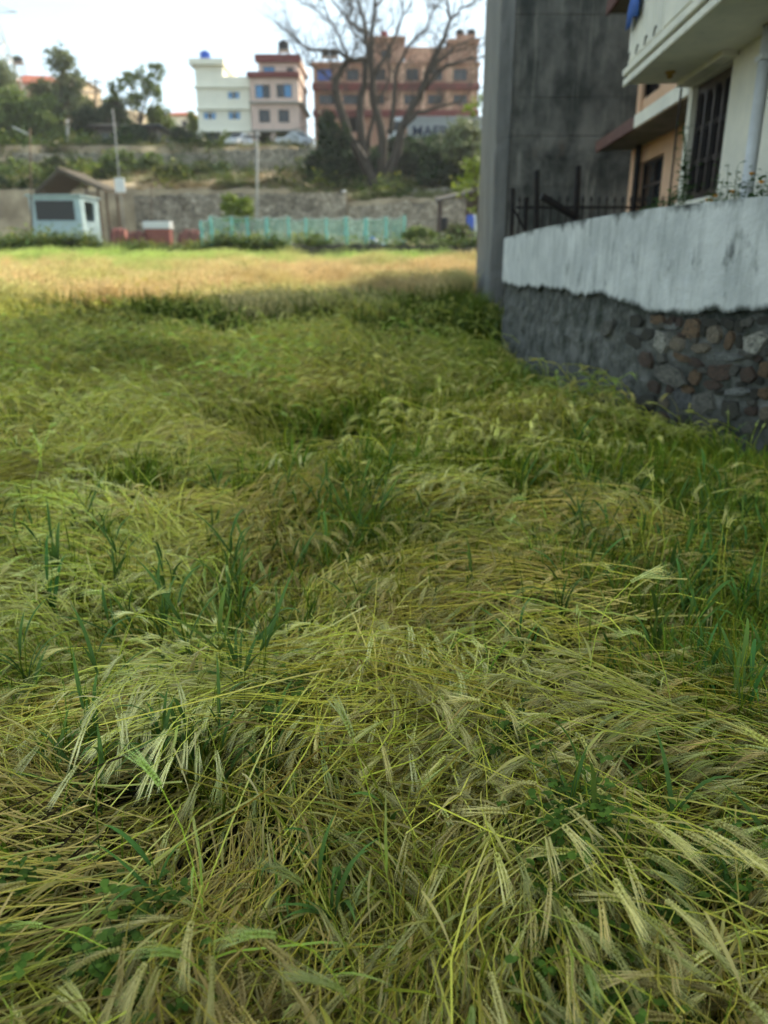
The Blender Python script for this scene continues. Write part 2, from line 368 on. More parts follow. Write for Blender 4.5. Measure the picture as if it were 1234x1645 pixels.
def clump(mix, spread, along, yawj, zj, lod=0, m=None):
    p = PB(); tn = rg.choice([-1, 1])*rg.uniform(.1, 1.2)
    for fn, n in mix:
        for k in range(n):
            M = Matrix.Translation((rg.gauss(0, along), rg.gauss(0, spread), rg.gauss(0, zj) - (.03 if fn is straw else 0))) @ Matrix.Rotation(rg.gauss(0, yawj), 4, 'Z') @ Matrix.Rotation(rg.gauss(0, .06), 4, 'Y')
            fn(p, rg, M, lod, min(1.2, max(.6, rg.gauss(.97, .15))), tn+rg.gauss(0, .15))
    return p.mesh('barley', m or M_mass)
protos = []; KIND = {}
def kinds(name, n, *a, **k):
    KIND[name] = (len(protos), len(protos)+n)
    for _ in range(n): protos.append(clump(*a, **k))
for nm, lod in (('', 0), ('m_', 1)):
    kinds(nm+'lie', 8, [(lie, 21), (straw, 9)], .09, .11, .22, .022, lod=lod)
    kinds(nm+'arch', 6, [(arch, 13), (lie, 4)], .09, .11, .22, .015, lod=lod)
    kinds(nm+'straw', 6, [(straw, 48)], .13, .20, .20, .025, lod=lod)
    kinds(nm+'loose', 5, [(straw, 6), (lie, 1)], .15, .2, .6, .02, lod=lod)
    kinds(nm+'up', 4, [(upright, 3)], .09, .09, .9, .01, lod=lod)
NEARK = len(protos)
kinds('far_mix', 8, [(lie, 90), (straw, 30), (arch, 40)], .33, .33, .30, .03, lod=2, m=M_barley)
kinds('far_arch', 5, [(arch, 110), (straw, 20)], .33, .33, .35, .03, lod=2, m=M_barley)

def in_view(x, y, m=0.9): return (np.abs(x) < 0.505*(y*cT + 1.5*sT) + m)
def wall_clear(x, y):                              # in front of the boundary wall and of the grey building
    wx = np.interp(y, [3, 4.7, 5.5, 6.1, 6.7, 7.5, 8.9, 10.4, 12.5, 20, 28], [5.0, 4.0, 3.45, 2.9, 2.6, 2.25, 2.02, 1.92, 1.88, 2.6, 3.1]); return x < wx - 0.12
def canopy(x, y):
    h = 0.0 + 0.34*fbm(x*1.1+3, y*0.95, 21, 2) + 0.24*np.abs(fbm(x*2.1, y*1.9, 33, 2)-.5)*2
    h = h + .16*sstep(7, 10, y)*(fbm(np.asarray(x)*2.0, np.asarray(y)*1.6, 27, 2)-.5)*2
    return h + ground_z(x, y)*np.where(np.asarray(y) > 8, 1, .3)
def flow(x, y):
    a = (fbm(x*0.6+40, y*0.5+7, 51, 2)-0.5)*5.0 + (fbm(x*1.7, y*1.5, 57, 2)-0.5)*1.3
    return math.pi*0.92 + a
PATCH = [(250,960,.2,.35),(390,900,.26,.6),(280,1180,.2,.4),(1150,1095,.42,2.6),(570,825,.55,1.3),(400,1080,.18,.4),(230,760,.35,.8),(860,760,.9,1.3),(1010,730,.9,1.4),(1180,830,.6,1.6),(750,700,.8,.9),(1220,980,.4,1.5),(960,650,.8,1.4),(1130,740,.6,1.5),
         (760,560,1.2,1.2),(700,640,1.0,.9),(620,590,1.2,.6),(320,600,1.0,.5),(100,640,.9,.5),(60,1060,.2,.4),(120,1240,.2,.4),(450,760,.6,.5),(640,760,.6,.9),(350,1230,.16,.4),(40,860,.4,.3),(540,1440,.12,.6)]
def greenness(x, y):
    x = np.asarray(x, float); y = np.asarray(y, float)
    g = 1.0*sstep(.15, 1.2, x - .12*y)*sstep(2.0, 3.2, y)*sstep(.32, .52, fbm(x*1.6+5, y*1.2, 131, 2))*(1-sstep(9, 13, y))
    for px, py, r, s in PATCH:
        cx, cy_ = G(px, py); rr = r*0.55; g = np.maximum(g, s*np.exp(-(((x-cx)/rr)**2 + ((y-cy_)/(rr*1.3))**2)))
    g = np.maximum(g, 0.75*np.exp(-((x-np.interp(y, [3, 6.1, 7.5, 8.9, 12.5, 20], [5, 2.9, 2.25, 2.0, 1.88, 2.6])+.5)/.75)**2)*(np.asarray(y) > 3))
    return g
def gen_barley():
    A = []
    def put(n, y0, y1, kind, zlo, zhi, sc, yawj, tintv, cross=None, gcut=.8, power=1.25, dest=None):
        y = y0 + (y1-y0)*RNG.random(n)**power
        x = (RNG.random(n)*2-1)*(0.505*(y*cT+0.5)+.8)
        yw = (flow(x, y) if cross is None else math.pi*(0.5+cross*fbm(x*.8+9, y*.8, 77, 2))) + RNG.normal(0, yawj, n)
        hx = x + .8*np.cos(yw); hy = y + .8*np.sin(yw)
        ok = in_view(x, y, 1.0) & wall_clear(x, y) & wall_clear(hx, hy) & (y > 0.4)
        ok &= RNG.random(n) < np.clip(1.0 - gcut*np.clip(greenness(x, y), 0, 1)*0.85, 0, 1)
        g0 = ground_z(x, y)*np.where(y > 8, 1, .3)
        z = np.maximum(canopy(x, y) + RNG.uniform(zlo, zhi, n), g0 + .015)
        sl = (canopy(x+.3*np.cos(yw), y+.3*np.sin(yw)) - canopy(x, y))/.3
        rot = np.stack([RNG.normal(0, .12, n), -np.arctan(sl)*.8 + RNG.normal(0, .05, n), yw], 1)
        base, var, gvar = tintv
        v = RNG.normal(1, var, n).clip(.5, 1.6)*(.78+.44*sstep(.35, .65, fbm(x*.9+2, y*.7, 19, 2))); g = RNG.normal(-.06, gvar, n) + (fbm(x*.6, y*.6, 88, 2)-.5)*.5; g = np.clip(g, -.22, .6)
        t = np.stack([base[0]*v*(1-g*.5), base[1]*v*(1+g*.08), base[2]*v*(1-.45*np.abs(g))], 1).clip(.05, 1.25)
        k = RNG.integers(*KIND[kind], n)
        (A if dest is None else dest).append((np.stack([x, y, z], 1)[ok], rot[ok], (sc*RNG.uniform(.88, 1.14, n))[ok], k[ok], t[ok]))
    def near(n, kind, *a):
        n1 = int(n*.345); put(n1, .45, 2.9, kind, *a, power=1.1); put(n-n1, 2.9, 6.3, 'm_'+kind, *a, power=.9)
    near(260, 'straw', -.22, -.10, 1.0, .8, ((.15, .11, .08), .25, .10))  # lowest straw tinted very dark: shade in the gaps put into the colour
    near(400, 'straw', -.14, -.04, 1.0, .3, ((.62, .55, .42), .3, .24))  # straw mat tinted down, painting shade between the ears
    near(880, 'lie', -.14, .02, 1.0, .34, ((1.12, 1.0, .84), .20, .22))
    near(190, 'arch', -.32, -.18, 1.0, .4, ((1.02, 1.0, .86), .18, .22))
    near(260, 'loose', -.05, .02, 1.0, 1.0, ((1.05, 1.10, .80), .15, .2))
    near(60, 'up', -.32, -.20, 1.0, 2.0, ((.95, 1.02, .8), .18, .2))
    B = []
    put(420, 6.0, 18.8, 'far_mix', -.12, .0, 1.2, .4, ((.86, .92, .66), .24, .26), power=.72, dest=B)
    put(330, 6.0, 18.5, 'far_arch', -.28, -.14, 1.2, .4, ((1.0, .98, .76), .24, .24), power=.72, dest=B)
    return [np.concatenate([a[j] for a in A]) for j in range(5)], [np.concatenate([a[j] for a in B]) for j in range(5)]
NB, FB = gen_barley()
ntri = sum(sum(len(p.vertices)-2 for p in protos[k].polygons)*int((NB[3] == k).sum()) for k in range(NEARK))
print('barley clumps', len(NB[0]), len(FB[0]), 'triangles', ntri)
scatter('lodged_barley', protos, *NB, 'flattened ripening barley lying in swirls over the near shaded field', 'barley', True)
scatter('distant_barley', protos, *FB, 'flattened barley further off, between the near swirls and the standing crop', 'barley')

# ---- green grass blades between the barley
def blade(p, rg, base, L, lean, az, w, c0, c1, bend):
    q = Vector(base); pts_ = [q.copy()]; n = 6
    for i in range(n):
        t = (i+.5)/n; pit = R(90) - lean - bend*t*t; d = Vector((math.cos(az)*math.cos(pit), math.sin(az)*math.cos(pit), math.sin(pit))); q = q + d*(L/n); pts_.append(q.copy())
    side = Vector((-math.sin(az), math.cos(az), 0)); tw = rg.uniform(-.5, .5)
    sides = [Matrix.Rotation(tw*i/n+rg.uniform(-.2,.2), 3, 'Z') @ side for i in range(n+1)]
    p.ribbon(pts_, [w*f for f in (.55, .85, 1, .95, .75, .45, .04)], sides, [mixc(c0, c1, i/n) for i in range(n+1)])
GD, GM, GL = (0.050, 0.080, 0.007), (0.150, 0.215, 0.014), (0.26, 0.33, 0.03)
tufts = []
for k in range(6):
    p = PB()
    for b in range(rg.randint(7, 13)):
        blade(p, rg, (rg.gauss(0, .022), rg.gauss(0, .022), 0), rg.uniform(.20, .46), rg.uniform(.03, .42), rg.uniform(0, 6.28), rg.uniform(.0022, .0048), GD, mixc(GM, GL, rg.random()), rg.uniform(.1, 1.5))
    tufts.append(p.mesh('tuft', M_barley))
for k in range(4):    # few broad, bluish oat-like blades on a stalk
    p = PB()
    for s_ in range(rg.randint(1, 2)):
        lx, ly = rg.gauss(0, .02), rg.gauss(0, .02); hh = rg.uniform(.25, .45)
        p.tube([Vector((lx, ly, 0)), Vector((lx+.01, ly, hh*.6)), Vector((lx+.02, ly+.01, hh))], [.0022, .0019, .001], 4, [GD, GM, GL])
        for b in range(4): blade(p, rg, (lx+.01, ly, hh*rg.uniform(.1, .85)), rg.uniform(.16, .30), rg.uniform(.15, .7), rg.uniform(0, 6.28), rg.uniform(.005, .0085), (.065, .125, .026), (.125, .225, .040), rg.uniform(.3, 1.6))
    tufts.append(p.mesh('oat', M_barley))
for k in range(5):
    p = PB()
    for b in range(16):
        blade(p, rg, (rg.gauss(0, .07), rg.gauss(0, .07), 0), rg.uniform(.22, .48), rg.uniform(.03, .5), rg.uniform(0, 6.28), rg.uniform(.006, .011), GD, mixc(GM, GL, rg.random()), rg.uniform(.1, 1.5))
    tufts.append(p.mesh('far_tuft', M_barley))
def gen_green():
    n = 80000; y = 0.7 + 19.5*RNG.random(n)**1.15; x = (RNG.random(n)*2-1)*(0.505*(y*cT+.5)+.4)
    g = greenness(x, y); nn = fbm(x*1.3, y*1.3, 91, 3)
    far = sstep(9, 16, y)
    pr = np.clip(g*.42 + np.clip(nn-.52, 0, 1)*(.35+.9*sstep(4.5, 8, y)) + .010 + far*.30*(fbm(x*.5, y*.8, 95, 2) > .47) + .25*sstep(9, 14, y)*sstep(-2, 1.5, x), 0, .8)
    ok = (RNG.random(n) < pr) & wall_clear(x+.05, y)
    x, y, g = x[ok], y[ok], g[ok]; m = len(x)
    z = ground_z(x, y)*np.where(y > 8, 1, .3) + RNG.uniform(0, .05, m) + np.clip(canopy(x, y)-.25, -.1, .1)*.5
    k = np.where(RNG.random(m) < .82, RNG.integers(0, 6, m), RNG.integers(6, 10, m))
    k = np.where((y > 5.0) & (RNG.random(m) < .8), RNG.integers(10, 15, m), k)
    v = RNG.normal(1.0, .2, m).clip(.5, 1.6); yl = RNG.normal(0, .18, m)
    t = np.stack([v*(1+yl), v, v*(1-yl*.4)], 1).clip(.2, 2)
    return np.stack([x, y, z], 1), np.stack([RNG.normal(0, .16, m), RNG.normal(0, .16, m), RNG.uniform(0, 6.28, m)], 1), RNG.uniform(.75, 1.15, m)*(1+.35*sstep(8, 16, y)), k, t
gp = gen_green(); print('grass tufts', len(gp[0]))
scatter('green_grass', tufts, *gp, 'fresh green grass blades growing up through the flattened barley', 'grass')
# single oat-like shoots seen in the foreground
sp = [(255,985),(262,930),(385,905),(372,930),(395,1090),(405,1075),(285,1215),(275,1200),(330,1220),(345,1205),(140,1300),(130,1260),(45,1075),(120,830),(190,900),(545,1440),(320,1050),(160,1150),(75,900)]
pp, ro, sc_, ix, tt = [], [], [], [], []
for (a, b) in sp:
    for q in range(2):
        gx_, gy_ = G(a+random.uniform(-8, 8), b+70, .12); pp.append((gx_, gy_, .10)); ro.append((random.gauss(0,.1), random.gauss(0,.1), random.uniform(0,6.28))); sc_.append(random.uniform(.8, 1.1)); ix.append(random.randint(6, 9)); tt.append((1., 1.0, 1.1))
scatter('wild_oat_shoots', tufts, np.array(pp), np.array(ro), np.array(sc_), np.array(ix), np.array(tt), 'bluish green broad-bladed shoots standing singly in the near barley', 'grass')

# ---- low clover-like weeds with small oval leaves
weeds = []
for k in range(4):
    p = PB()
    for s_ in range(rg.randint(3, 5)):
        az = rg.uniform(0, 6.28); ln = rg.uniform(.08, .2); ps = [Vector((0,0,0))]; d = Vector((math.cos(az)*.5, math.sin(az)*.5, .8)).normalized()
        for q in range(4): d = (d+Vector((rg.uniform(-.2,.2), rg.uniform(-.2,.2), 0))).normalized(); ps.append(ps[-1]+d*ln/4)
        p.tube(ps, [.0014, .0013, .0012, .001, .0007], 3, [(.06,.10,.03)]*5)
        for q in range(1, 5):
            for lf in range(3):
                a2 = rg.uniform(0, 6.28); o = Vector((math.cos(a2), math.sin(a2), rg.uniform(.0,.5))).normalized(); sd = o.cross(Vector((0,0,1))).normalized(); lw = rg.uniform(.005, .009); ll = lw*2.6
                c = mixc((.05,.10,.012), (.13,.22,.03), rg.random()); b0 = ps[q]
                p.ribbon([b0, b0+o*ll*.3, b0+o*ll*.7, b0+o*ll+Vector((0,0,-.004))], [.0008, lw, lw*.85, .0006], sd, [c]*4)
    weeds.append(p.mesh('weed', M_barley))
wl = [(930,1390,9,.11),(1010,1420,7,.10),(990,1560,4,.06),(990,1600,4,.05),(870,1490,5,.06),(1000,1530,4,.05),(80,1530,6,.10),(190,1600,6,.07),(210,1470,3,.06),(955,1345,8,.1),(1140,1400,7,.06),(150,1540,3,.06),(810,1195,4,.05),(790,1245,3,.04),(240,1030,5,.08),(430,1150,4,.06),(700,850,8,.15),(500,1120,5,.08),(850,1500,4,.04),(940,1640,6,.05)]
pp, ro, sc_, ix, tt = [], [], [], [], []
for a, b, n, r in wl:
    cx, cy_ = G(a, b, .25)
    for q in range(n):
        x, y = cx+random.gauss(0, r), cy_+random.gauss(0, r); pp.append((x, y, float(canopy(np.array([x]), np.array([y]))[0])-.06)); ro.append((random.gauss(0,.2), random.gauss(0,.2), random.uniform(0,6.28))); sc_.append(random.uniform(.8, 1.3)); ix.append(random.randint(0, 3)); v = random.uniform(.8, 1.3); tt.append((v, v, v))
scatter('broadleaf_weeds', weeds, np.array(pp), np.array(ro), np.array(sc_), np.array(ix), np.array(tt), 'small oval-leaved green weeds creeping between the near barley stalks', 'weeds')

def leafclump(n, r, h, size, cols):
    p = PB()
    for _ in range(n):
        c = Vector((rg.gauss(0, r), rg.gauss(0, r), abs(rg.gauss(0, h)))); az = rg.uniform(0, 6.28); o_ = Vector((math.cos(az), math.sin(az), rg.uniform(-.2, .9))).normalized(); sd_ = o_.cross(Vector((0, 0, 1))).normalized(); l = size*rg.uniform(.6, 1.4); cc = mixc(cols[0], cols[1], rg.random()); p.ribbon([c, c+o_*l*.5, c+o_*l], [l*.1, l*.3, .004], sd_, [cc]*3)
    return p.mesh('leaf_clump', M_barley)
# ---- the standing ripe crop beyond the shade
crop = []
for k in range(6):
    p = PB()
    for s_ in range(16):
        bx, by = rg.gauss(0, .10), rg.gauss(0, .10); az = rg.uniform(0, 6.28); hh = rg.uniform(.65, .95); ln = rg.uniform(.03, .22)
        t1 = Vector((bx+math.cos(az)*ln*.5, by+math.sin(az)*ln*.5, hh*.6)); t2 = Vector((bx+math.cos(az)*ln*1.2, by+math.sin(az)*ln*1.2, hh))
        cc = mixc((.70, .58, .27), (.74, .63, .28), rg.random()); p.tube([Vector((bx, by, 0)), t1, t2], [.004, .0035, .003], 3, [(.35,.30,.10), cc, cc])
        d = Vector((math.cos(az)*.8, math.sin(az)*.8, rg.uniform(-.5, .6))).normalized(); sd = d.cross(Vector((0,0,1))).normalized()
        hc = mixc((.82, .69, .35), (.80, .69, .32), rg.random()); p.spindle(t2, d, sd, sd.cross(d), .10, .009, hc, hc)
        for q in range(4):
            ad = (d+Vector((rg.uniform(-.3,.3), rg.uniform(-.3,.3), rg.uniform(-.2,.3)))).normalized(); p.ribbon([t2+d*.03, t2+d*.05+ad*.11], [.0018, .0006], sd, [hc, hc])
        if rg.random() < .7: blade(p, rg, (t1.x, t1.y, t1.z*.7), .25, .5, rg.uniform(0, 6.28), .006, cc, (.40,.33,.12), 1.2)
    crop.append(p.mesh('crop', M_barley))
n = 18000; y = 13.5 + 38.2*RNG.random(n)**1.05; x = (RNG.random(n)*2-1)*(0.49*y+1.5)
ed = 17.2 + 5.0*(fbm(x*.45, y*.3, 66, 3)-.5)*2 + np.where(x > 0, 1.0, 0)
ok = (y > ed) & (x < np.interp(y, [20, 28, 40], [2.2, 3.0, 20.0])); x, y = x[ok], y[ok]; m = len(x)
gr = np.clip(.75*sstep(33, 46, y) + .7*sstep(-6, -13, x)*(fbm(x*.3, y*.2, 71) > .42) + (fbm(x*.35, y*.25, 70, 2)-.5)*1.6, 0, 1)
v = RNG.normal(1, .13, m).clip(.6, 1.4)
tnt = np.stack([v*(1.05-.35*gr), v*(.92+.12*gr), v*(.95-.35*gr)], 1)
scatter('standing_crop', crop, np.stack([x, y, ground_z(x, y)-.02], 1), np.stack([RNG.normal(0,.1,m), RNG.normal(0,.1,m), RNG.uniform(0,6.28,m)], 1), RNG.uniform(.8, 1.15, m)*(1+.15*sstep(30, 50, y))*(.55+.8*fbm(x*.5, y*.35, 72, 3)), RNG.integers(0, 6, m), tnt, 'sunlit golden standing barley across the far half of the field', 'barley')
# ---- rank green weeds along the edge of the standing crop
wd = [leafclump(90, .26, .24, .13, ((.035, .075, .012), (.12, .19, .03))) for _ in range(3)]
n = 6000; x = RNG.uniform(-14, 2.2, n); y = 12.8 + 10*RNG.random(n)
c = sum(np.exp(-(((x-cx)/wx)**2+((y-cy2)/wy)**2)) for cx, cy2, wx, wy in [(-3.9,15.2,.8,.8),(-1.6,15.8,.9,1.2),(.4,16.6,.7,1.3),(-6.4,15.8,.6,.5),(1.6,16.0,.9,2.8),(-2.6,14.2,.5,.5),(1.2,14.0,.7,1.0),(-5.0,16.8,.9,.5),(-9.2,19.5,1.0,1.4),(-11.2,22,1.2,1.6),(.4,13.4,.8,.7),(-.6,18.2,1.4,.6)])*(.25+1.2*fbm(x*1.1, y*.9, 14, 2))
ok = (RNG.random(n) < c*2.2) & wall_clear(x, y); x, y = x[ok], y[ok]; m = len(x); v = RNG.normal(.95, .2, m).clip(.5, 1.5)
kk = RNG.integers(10, 15, m)
scatter('tall_weeds', tufts+wd, np.stack([x, y, ground_z(x, y)], 1), np.stack([RNG.normal(0,.12,m), RNG.normal(0,.12,m), RNG.uniform(0,6.28,m)], 1), np.where(kk > 14, RNG.uniform(.6, 1.2, m), RNG.uniform(1.5, 2.5, m)), kk, np.stack([v*.42, v*.46, v*.46], 1), 'dark green rank weeds along the edge of the standing crop', 'weeds')
# ------------------------------------------------------------------ the near wall, houses and grey building on the right
VPX = 700.0                                        # the house fronts on the right run towards this column of the horizon
FA = math.atan((VPX - W0/2)/F0*cT)                 # their angle to the view
RZ = -(math.pi/2 + FA)                             # local x runs towards the camera, local y into the house
M_white = mat('aged_white_paint', (0.82, 0.77, 0.62), (0.66, 0.63, 0.52), scale=1.6, rough=.8, bump=.25, bscale=40, extra=[((.24, .25, .22), 2.2, (3, 3, .5), .60, .85)])
M_plaster = mat('stained_lime_plaster', (0.66, 0.66, 0.61), (0.46, 0.47, 0.44), scale=1.8, rough=.9, bump=.5, bscale=25,
                extra=[((.33, .34, .31), 3.0, (3.5, 3.5, .5), .48, .74), ((.10, .11, .10), 2.2, (2.6, 2.6, .9), .58, .74), ((.75, .76, .74), 3.0, (4, 4, .3), .62, .8)])
M_rubble = mat('mortared_rubble', (0.045, 0.047, 0.038), (0.19, 0.185, 0.165), scale=6.0, rough=.95, bump=1.0, bscale=14, lo=.3, hi=.75,
               extra=[((.020, .027, .017), 2.6, (1.5, 1.5, 1), .48, .66), ((.26, .25, .22), 9, (1, 1, 1), .62, .78)])
M_dark = mat('blackened_concrete', (0.048, 0.052, 0.045), (0.19, 0.185, 0.16), scale=1.0, rough=.95, bump=.6, bscale=9, stretch=(1, 1, .6), lo=.38, hi=.66,
             extra=[((.30, .29, .24), 1.8, (4.5, 4.5, .30), .54, .78), ((.024, .028, .024), .8, (1, 1, .8), .50, .68), ((.12, .085, .06), .9, (1.5, 1.5, .7), .62, .80)])
M_conc = mat('grey_concrete', (0.22, 0.22, 0.20), (0.12, 0.125, 0.115), scale=2.0, rough=.9, bump=.6, bscale=16, stretch=(1, 1, .3), extra=[((.07, .075, .065), 1.6, (4, 4, .25), .55, .75)])
M_orange = mat('peach_paint', (0.74, 0.47, 0.30), (0.64, 0.40, 0.25), scale=1.5, rough=.8, bump=.2)
M_trim = mat('brown_red_tile_edge', (0.10, 0.045, 0.035), (0.15, 0.07, 0.055), scale=6, rough=.7)
M_wood = mat('dark_stained_wood', (0.035, 0.022, 0.018), (0.055, 0.035, 0.028), scale=10, rough=.5, stretch=(1, 1, .2))
M_iron = mat('black_iron', (0.012, 0.012, 0.013), (0.03, 0.022, 0.018), scale=12, rough=.6, metal=.3)
M_glass = glass_mat('dark_window_glass', (0.015, 0.017, 0.02), .05)
M_inside = mat('unlit_room_dark', (0.05, 0.048, 0.045), rough=.9)  # near-black: the darkness of unlit rooms is put into the colour
M_pipe = mat('white_plastic_pipe', (0.62, 0.63, 0.62), (0.52, 0.53, 0.52), scale=5, rough=.45)
M_blue = mat('blue_cloth', (0.05, 0.13, 0.38), (0.035, 0.09, 0.28), scale=9, rough=.9)
M_brass = mat('brass', (0.45, 0.28, 0.07), rough=.3, metal=.8)

def facade(W, Hh, openings, th=.22, z0=0.0, x0=0.0):   # wall panel with real openings; front at y = 0
    m = MB(); e = .0005
    xs_ = sorted(set([x0, x0+W] + [a for o in openings for a in (o[0], o[1])])); zs_ = sorted(set([z0, z0+Hh] + [a for o in openings for a in (o[2], o[3])]))
    def hole(xa, za): return any(o[0]-e < xa < o[1]+e and o[2]-e < za < o[3]+e for o in openings)
    for i in range(len(xs_)-1):
        for j in range(len(zs_)-1):
            a, b, c, d = xs_[i], xs_[i+1], zs_[j], zs_[j+1]
            if hole((a+b)/2, (c+d)/2): continue
            m.add([(a,0,c),(b,0,c),(b,0,d),(a,0,d),(a,th,c),(b,th,c),(b,th,d),(a,th,d)], [(0,1,2,3),(7,6,5,4)])
    for (a, b, c, d) in openings:
        m.add([(a,0,c),(b,0,c),(b,0,d),(a,0,d),(a,th,c),(b,th,c),(b,th,d),(a,th,d)], [(0,4,5,1),(1,5,6,2),(2,6,7,3),(3,7,4,0)])
    a, b, c, d = x0, x0+W, z0, z0+Hh
    m.add([(a,0,c),(b,0,c),(b,0,d),(a,0,d),(a,th,c),(b,th,c),(b,th,d),(a,th,d)], [(0,1,5,4),(1,2,6,5),(2,3,7,6),(3,0,4,7)])
    return m
def window(parent, a, b, c, d, nx, nz, fm, gm_, y=.10, fw=.05, name='window', curtain=None):
    m = MB(); m.box(a, b, y-.03, y+.04, c, c+fw).box(a, b, y-.03, y+.04, d-fw, d).box(a, a+fw, y-.03, y+.04, c+fw, d-fw).box(b-fw, b, y-.03, y+.04, c+fw, d-fw)
    cw = (b-a-2*fw)/nx; ch = (d-c-2*fw)/nz
    for i in range(1, nx): x = a+fw+i*cw; m.box(x-fw*.4, x+fw*.4, y-.028, y+.038, c+fw, d-fw)
    for j in range(1, nz): z = c+fw+j*ch; m.box(a+fw, b-fw, y-.026, y+.036, z-fw*.4, z+fw*.4)
    w = m.build(name, fm, parent)
    for i in range(nx):
        for j in range(nz):
            x = a+fw+i*cw; z = c+fw+j*ch
            g_ = gm_ if curtain is None or i not in curtain else curtain[i]
            MB().box(x, x+cw, y+.002, y+.010, z, z+ch).build('pane', g_, w)
    return w
def on_plane(px, py, O, rz):                        # local (x, z) of the pixel on the wall plane through O
    d = ray(px, py); ax = Vector((math.cos(rz), math.sin(rz), 0)); n = Vector((-math.sin(rz), math.cos(rz), 0)); c0 = Vector((0, 0, CAMZ))
    t = (Vector(O)-c0).dot(n)/d.dot(n); q = c0+d*t-Vector(O); return q.dot(ax), q.z

# ---- boundary wall: curved in plan, lime plaster above, rubble below with single stones showing
WP = np.array([(813,12.5),(835,11.4),(860,10.4),(888,9.55),(916,8.9),(960,8.1),(1006,7.5),(1060,7.05),(1114,6.7),(1175,6.38),(1234,6.1),(1320,5.75),(1420,5.4),(1560,5.0),(1700,4.7)], float)
TOPY = np.array([(813,383),(860,369),(916,357),(1006,341),(1060,333),(1114,327),(1234,314)], float)
MIDY = np.array([(813,456),(860,462),(916,469),(1006,482),(1060,499),(1132,506),(1234,500)], float)
def wallY(px): return float(np.interp(px, WP[:,0], WP[:,1]))
def wz(tab, px):
    q = min(px, 1234.0); return PZ(float(np.interp(q, tab[:,0], tab[:,1])), wallY(q))
pxs = np.concatenate([np.arange(813, 1240, 3.5), np.arange(1245, 1701, 20)])
wall = empty('boundary_wall', (PX(1000, 7.5), 7.5, 0), 0, 'curved boundary wall, whitewashed above and bare dark rubble below', 'wall'); WO = Vector(wall.location)
wpl = [Vector((PX(p, wallY(p)), wallY(p), 0)) for p in pxs]
def wnorm(i):
    t = (wpl[min(i+1, len(wpl)-1)]-wpl[max(i-1, 0)]).normalized(); return Vector((t.y, -t.x, 0)) if t.y < 0 and t.x*0 == 0 and (Vector((t.y,-t.x,0)).x < 0) else Vector((-t.y, t.x, 0)) if Vector((-t.y, t.x, 0)).x < 0 else Vector((t.y, -t.x, 0))
rw = random.Random(5)
def grimy(m, dark):                                 # moss and soot creeping over the paint where the wall stays wet
    t = m.node_tree; N = t.nodes; L = t.links; b = N['Principled BSDF']; src = b.inputs['Base Color'].links[0].from_socket
    at = N.new('ShaderNodeAttribute'); at.attribute_name = 'grime'; tcn = N.new('ShaderNodeTexCoord')
    mp_ = N.new('ShaderNodeMapping'); mp_.inputs['Scale'].default_value = (1, 1, .55); L.new(tcn.outputs['Object'], mp_.inputs['Vector'])
    n = N.new('ShaderNodeTexNoise'); n.inputs['Scale'].default_value = 9; n.inputs['Detail'].default_value = 8; n.inputs['Roughness'].default_value = .75; L.new(mp_.outputs['Vector'], n.inputs['Vector'])
    ad = N.new('ShaderNodeMath'); ad.operation = 'ADD'; L.new(n.outputs['Fac'], ad.inputs[0]); L.new(at.outputs['Fac'], ad.inputs[1])
    r = N.new('ShaderNodeMapRange'); r.inputs[1].default_value = .82; r.inputs[2].default_value = 1.12; L.new(ad.outputs[0], r.inputs[0])
    x = N.new('ShaderNodeMix'); x.data_type = 'RGBA'; x.inputs[7].default_value = (*dark, 1); L.new(r.outputs[0], x.inputs[0]); L.new(src, x.inputs[6]); L.new(x.outputs[2], b.inputs['Base Color'])
grimy(M_plaster, (.050, .055, .045)); grimy(M_rubble, (.016, .021, .014))
def strip(zlo, zhi, off, th, rows=1, ragged=None, rough=0.0, grime=None):
    n = len(pxs); vs = []; fs = []; gr_ = []; u = 0.0
    for i in range(n):
        nn = wnorm(i); f = wpl[i]+nn*off; b = wpl[i]-nn*th; u += (wpl[i]-wpl[i-1]).length if i else 0
        za, zb = zlo(pxs[i]), zhi(pxs[i])
        if ragged: za += ragged(u)
        for r in range(rows+1):
            z = za+(zb-za)*r/rows; o = nn*(rough*(float(fbm(np.array([u*8]), np.array([z*8]), 3, 4)[0])-.5)*2); vs.append(f+o+Vector((0,0,z))-WO); gr_.append(grime(u, z-za, zb-z) if grime else 0)
        vs.append(b+Vector((0,0,zb))-WO); vs.append(b+Vector((0,0,za))-WO); gr_ += [0, 0]
    k = rows+3
    for i in range(n-1):
        for r in range(k): fs.append((i*k+r, (i+1)*k+r, (i+1)*k+(r+1) % k, i*k+(r+1) % k))
    fs.append(tuple(range(k))); fs.append(tuple((n-1)*k+r for r in reversed(range(k))))
    m = MB(); m.add(vs, fs); m.g = gr_; return m
def wall_part(m, name, mt):
    o = m.build(name, mt, wall); a = o.data.attributes.new('grime', 'FLOAT', 'POINT'); a.data.foreach_set('value', m.g); return o
def n1(u, s, k): return float(fbm(np.array([u*s]), np.array([k*1.7]), int(k), 3)[0])-.5
wall_part(strip(lambda p: -.3, lambda p: wz(MIDY, p)+.14, 0, .30, rows=44, rough=.036, grime=lambda u, lo, hi: .62*max(0, 1-max(0, hi-.08)/.30)+.25*n1(u, 2, 4)), 'rubble_core', M_rubble)
wall_part(strip(lambda p: wz(MIDY, p), lambda p: wz(TOPY, p), .042, .33, rows=14, ragged=lambda u: .16*n1(u, 2.2, 8)+.07*n1(u, 9, 9), rough=.003,
      grime=lambda u, lo, hi: max(.66*max(0, 1-lo/.10), (.42+1.0*n1(u, 3.5, 6))*max(0, 1-hi/(.14+.9*max(0, n1(u, 2.6, 5)))))), 'plaster_face', M_plaster)
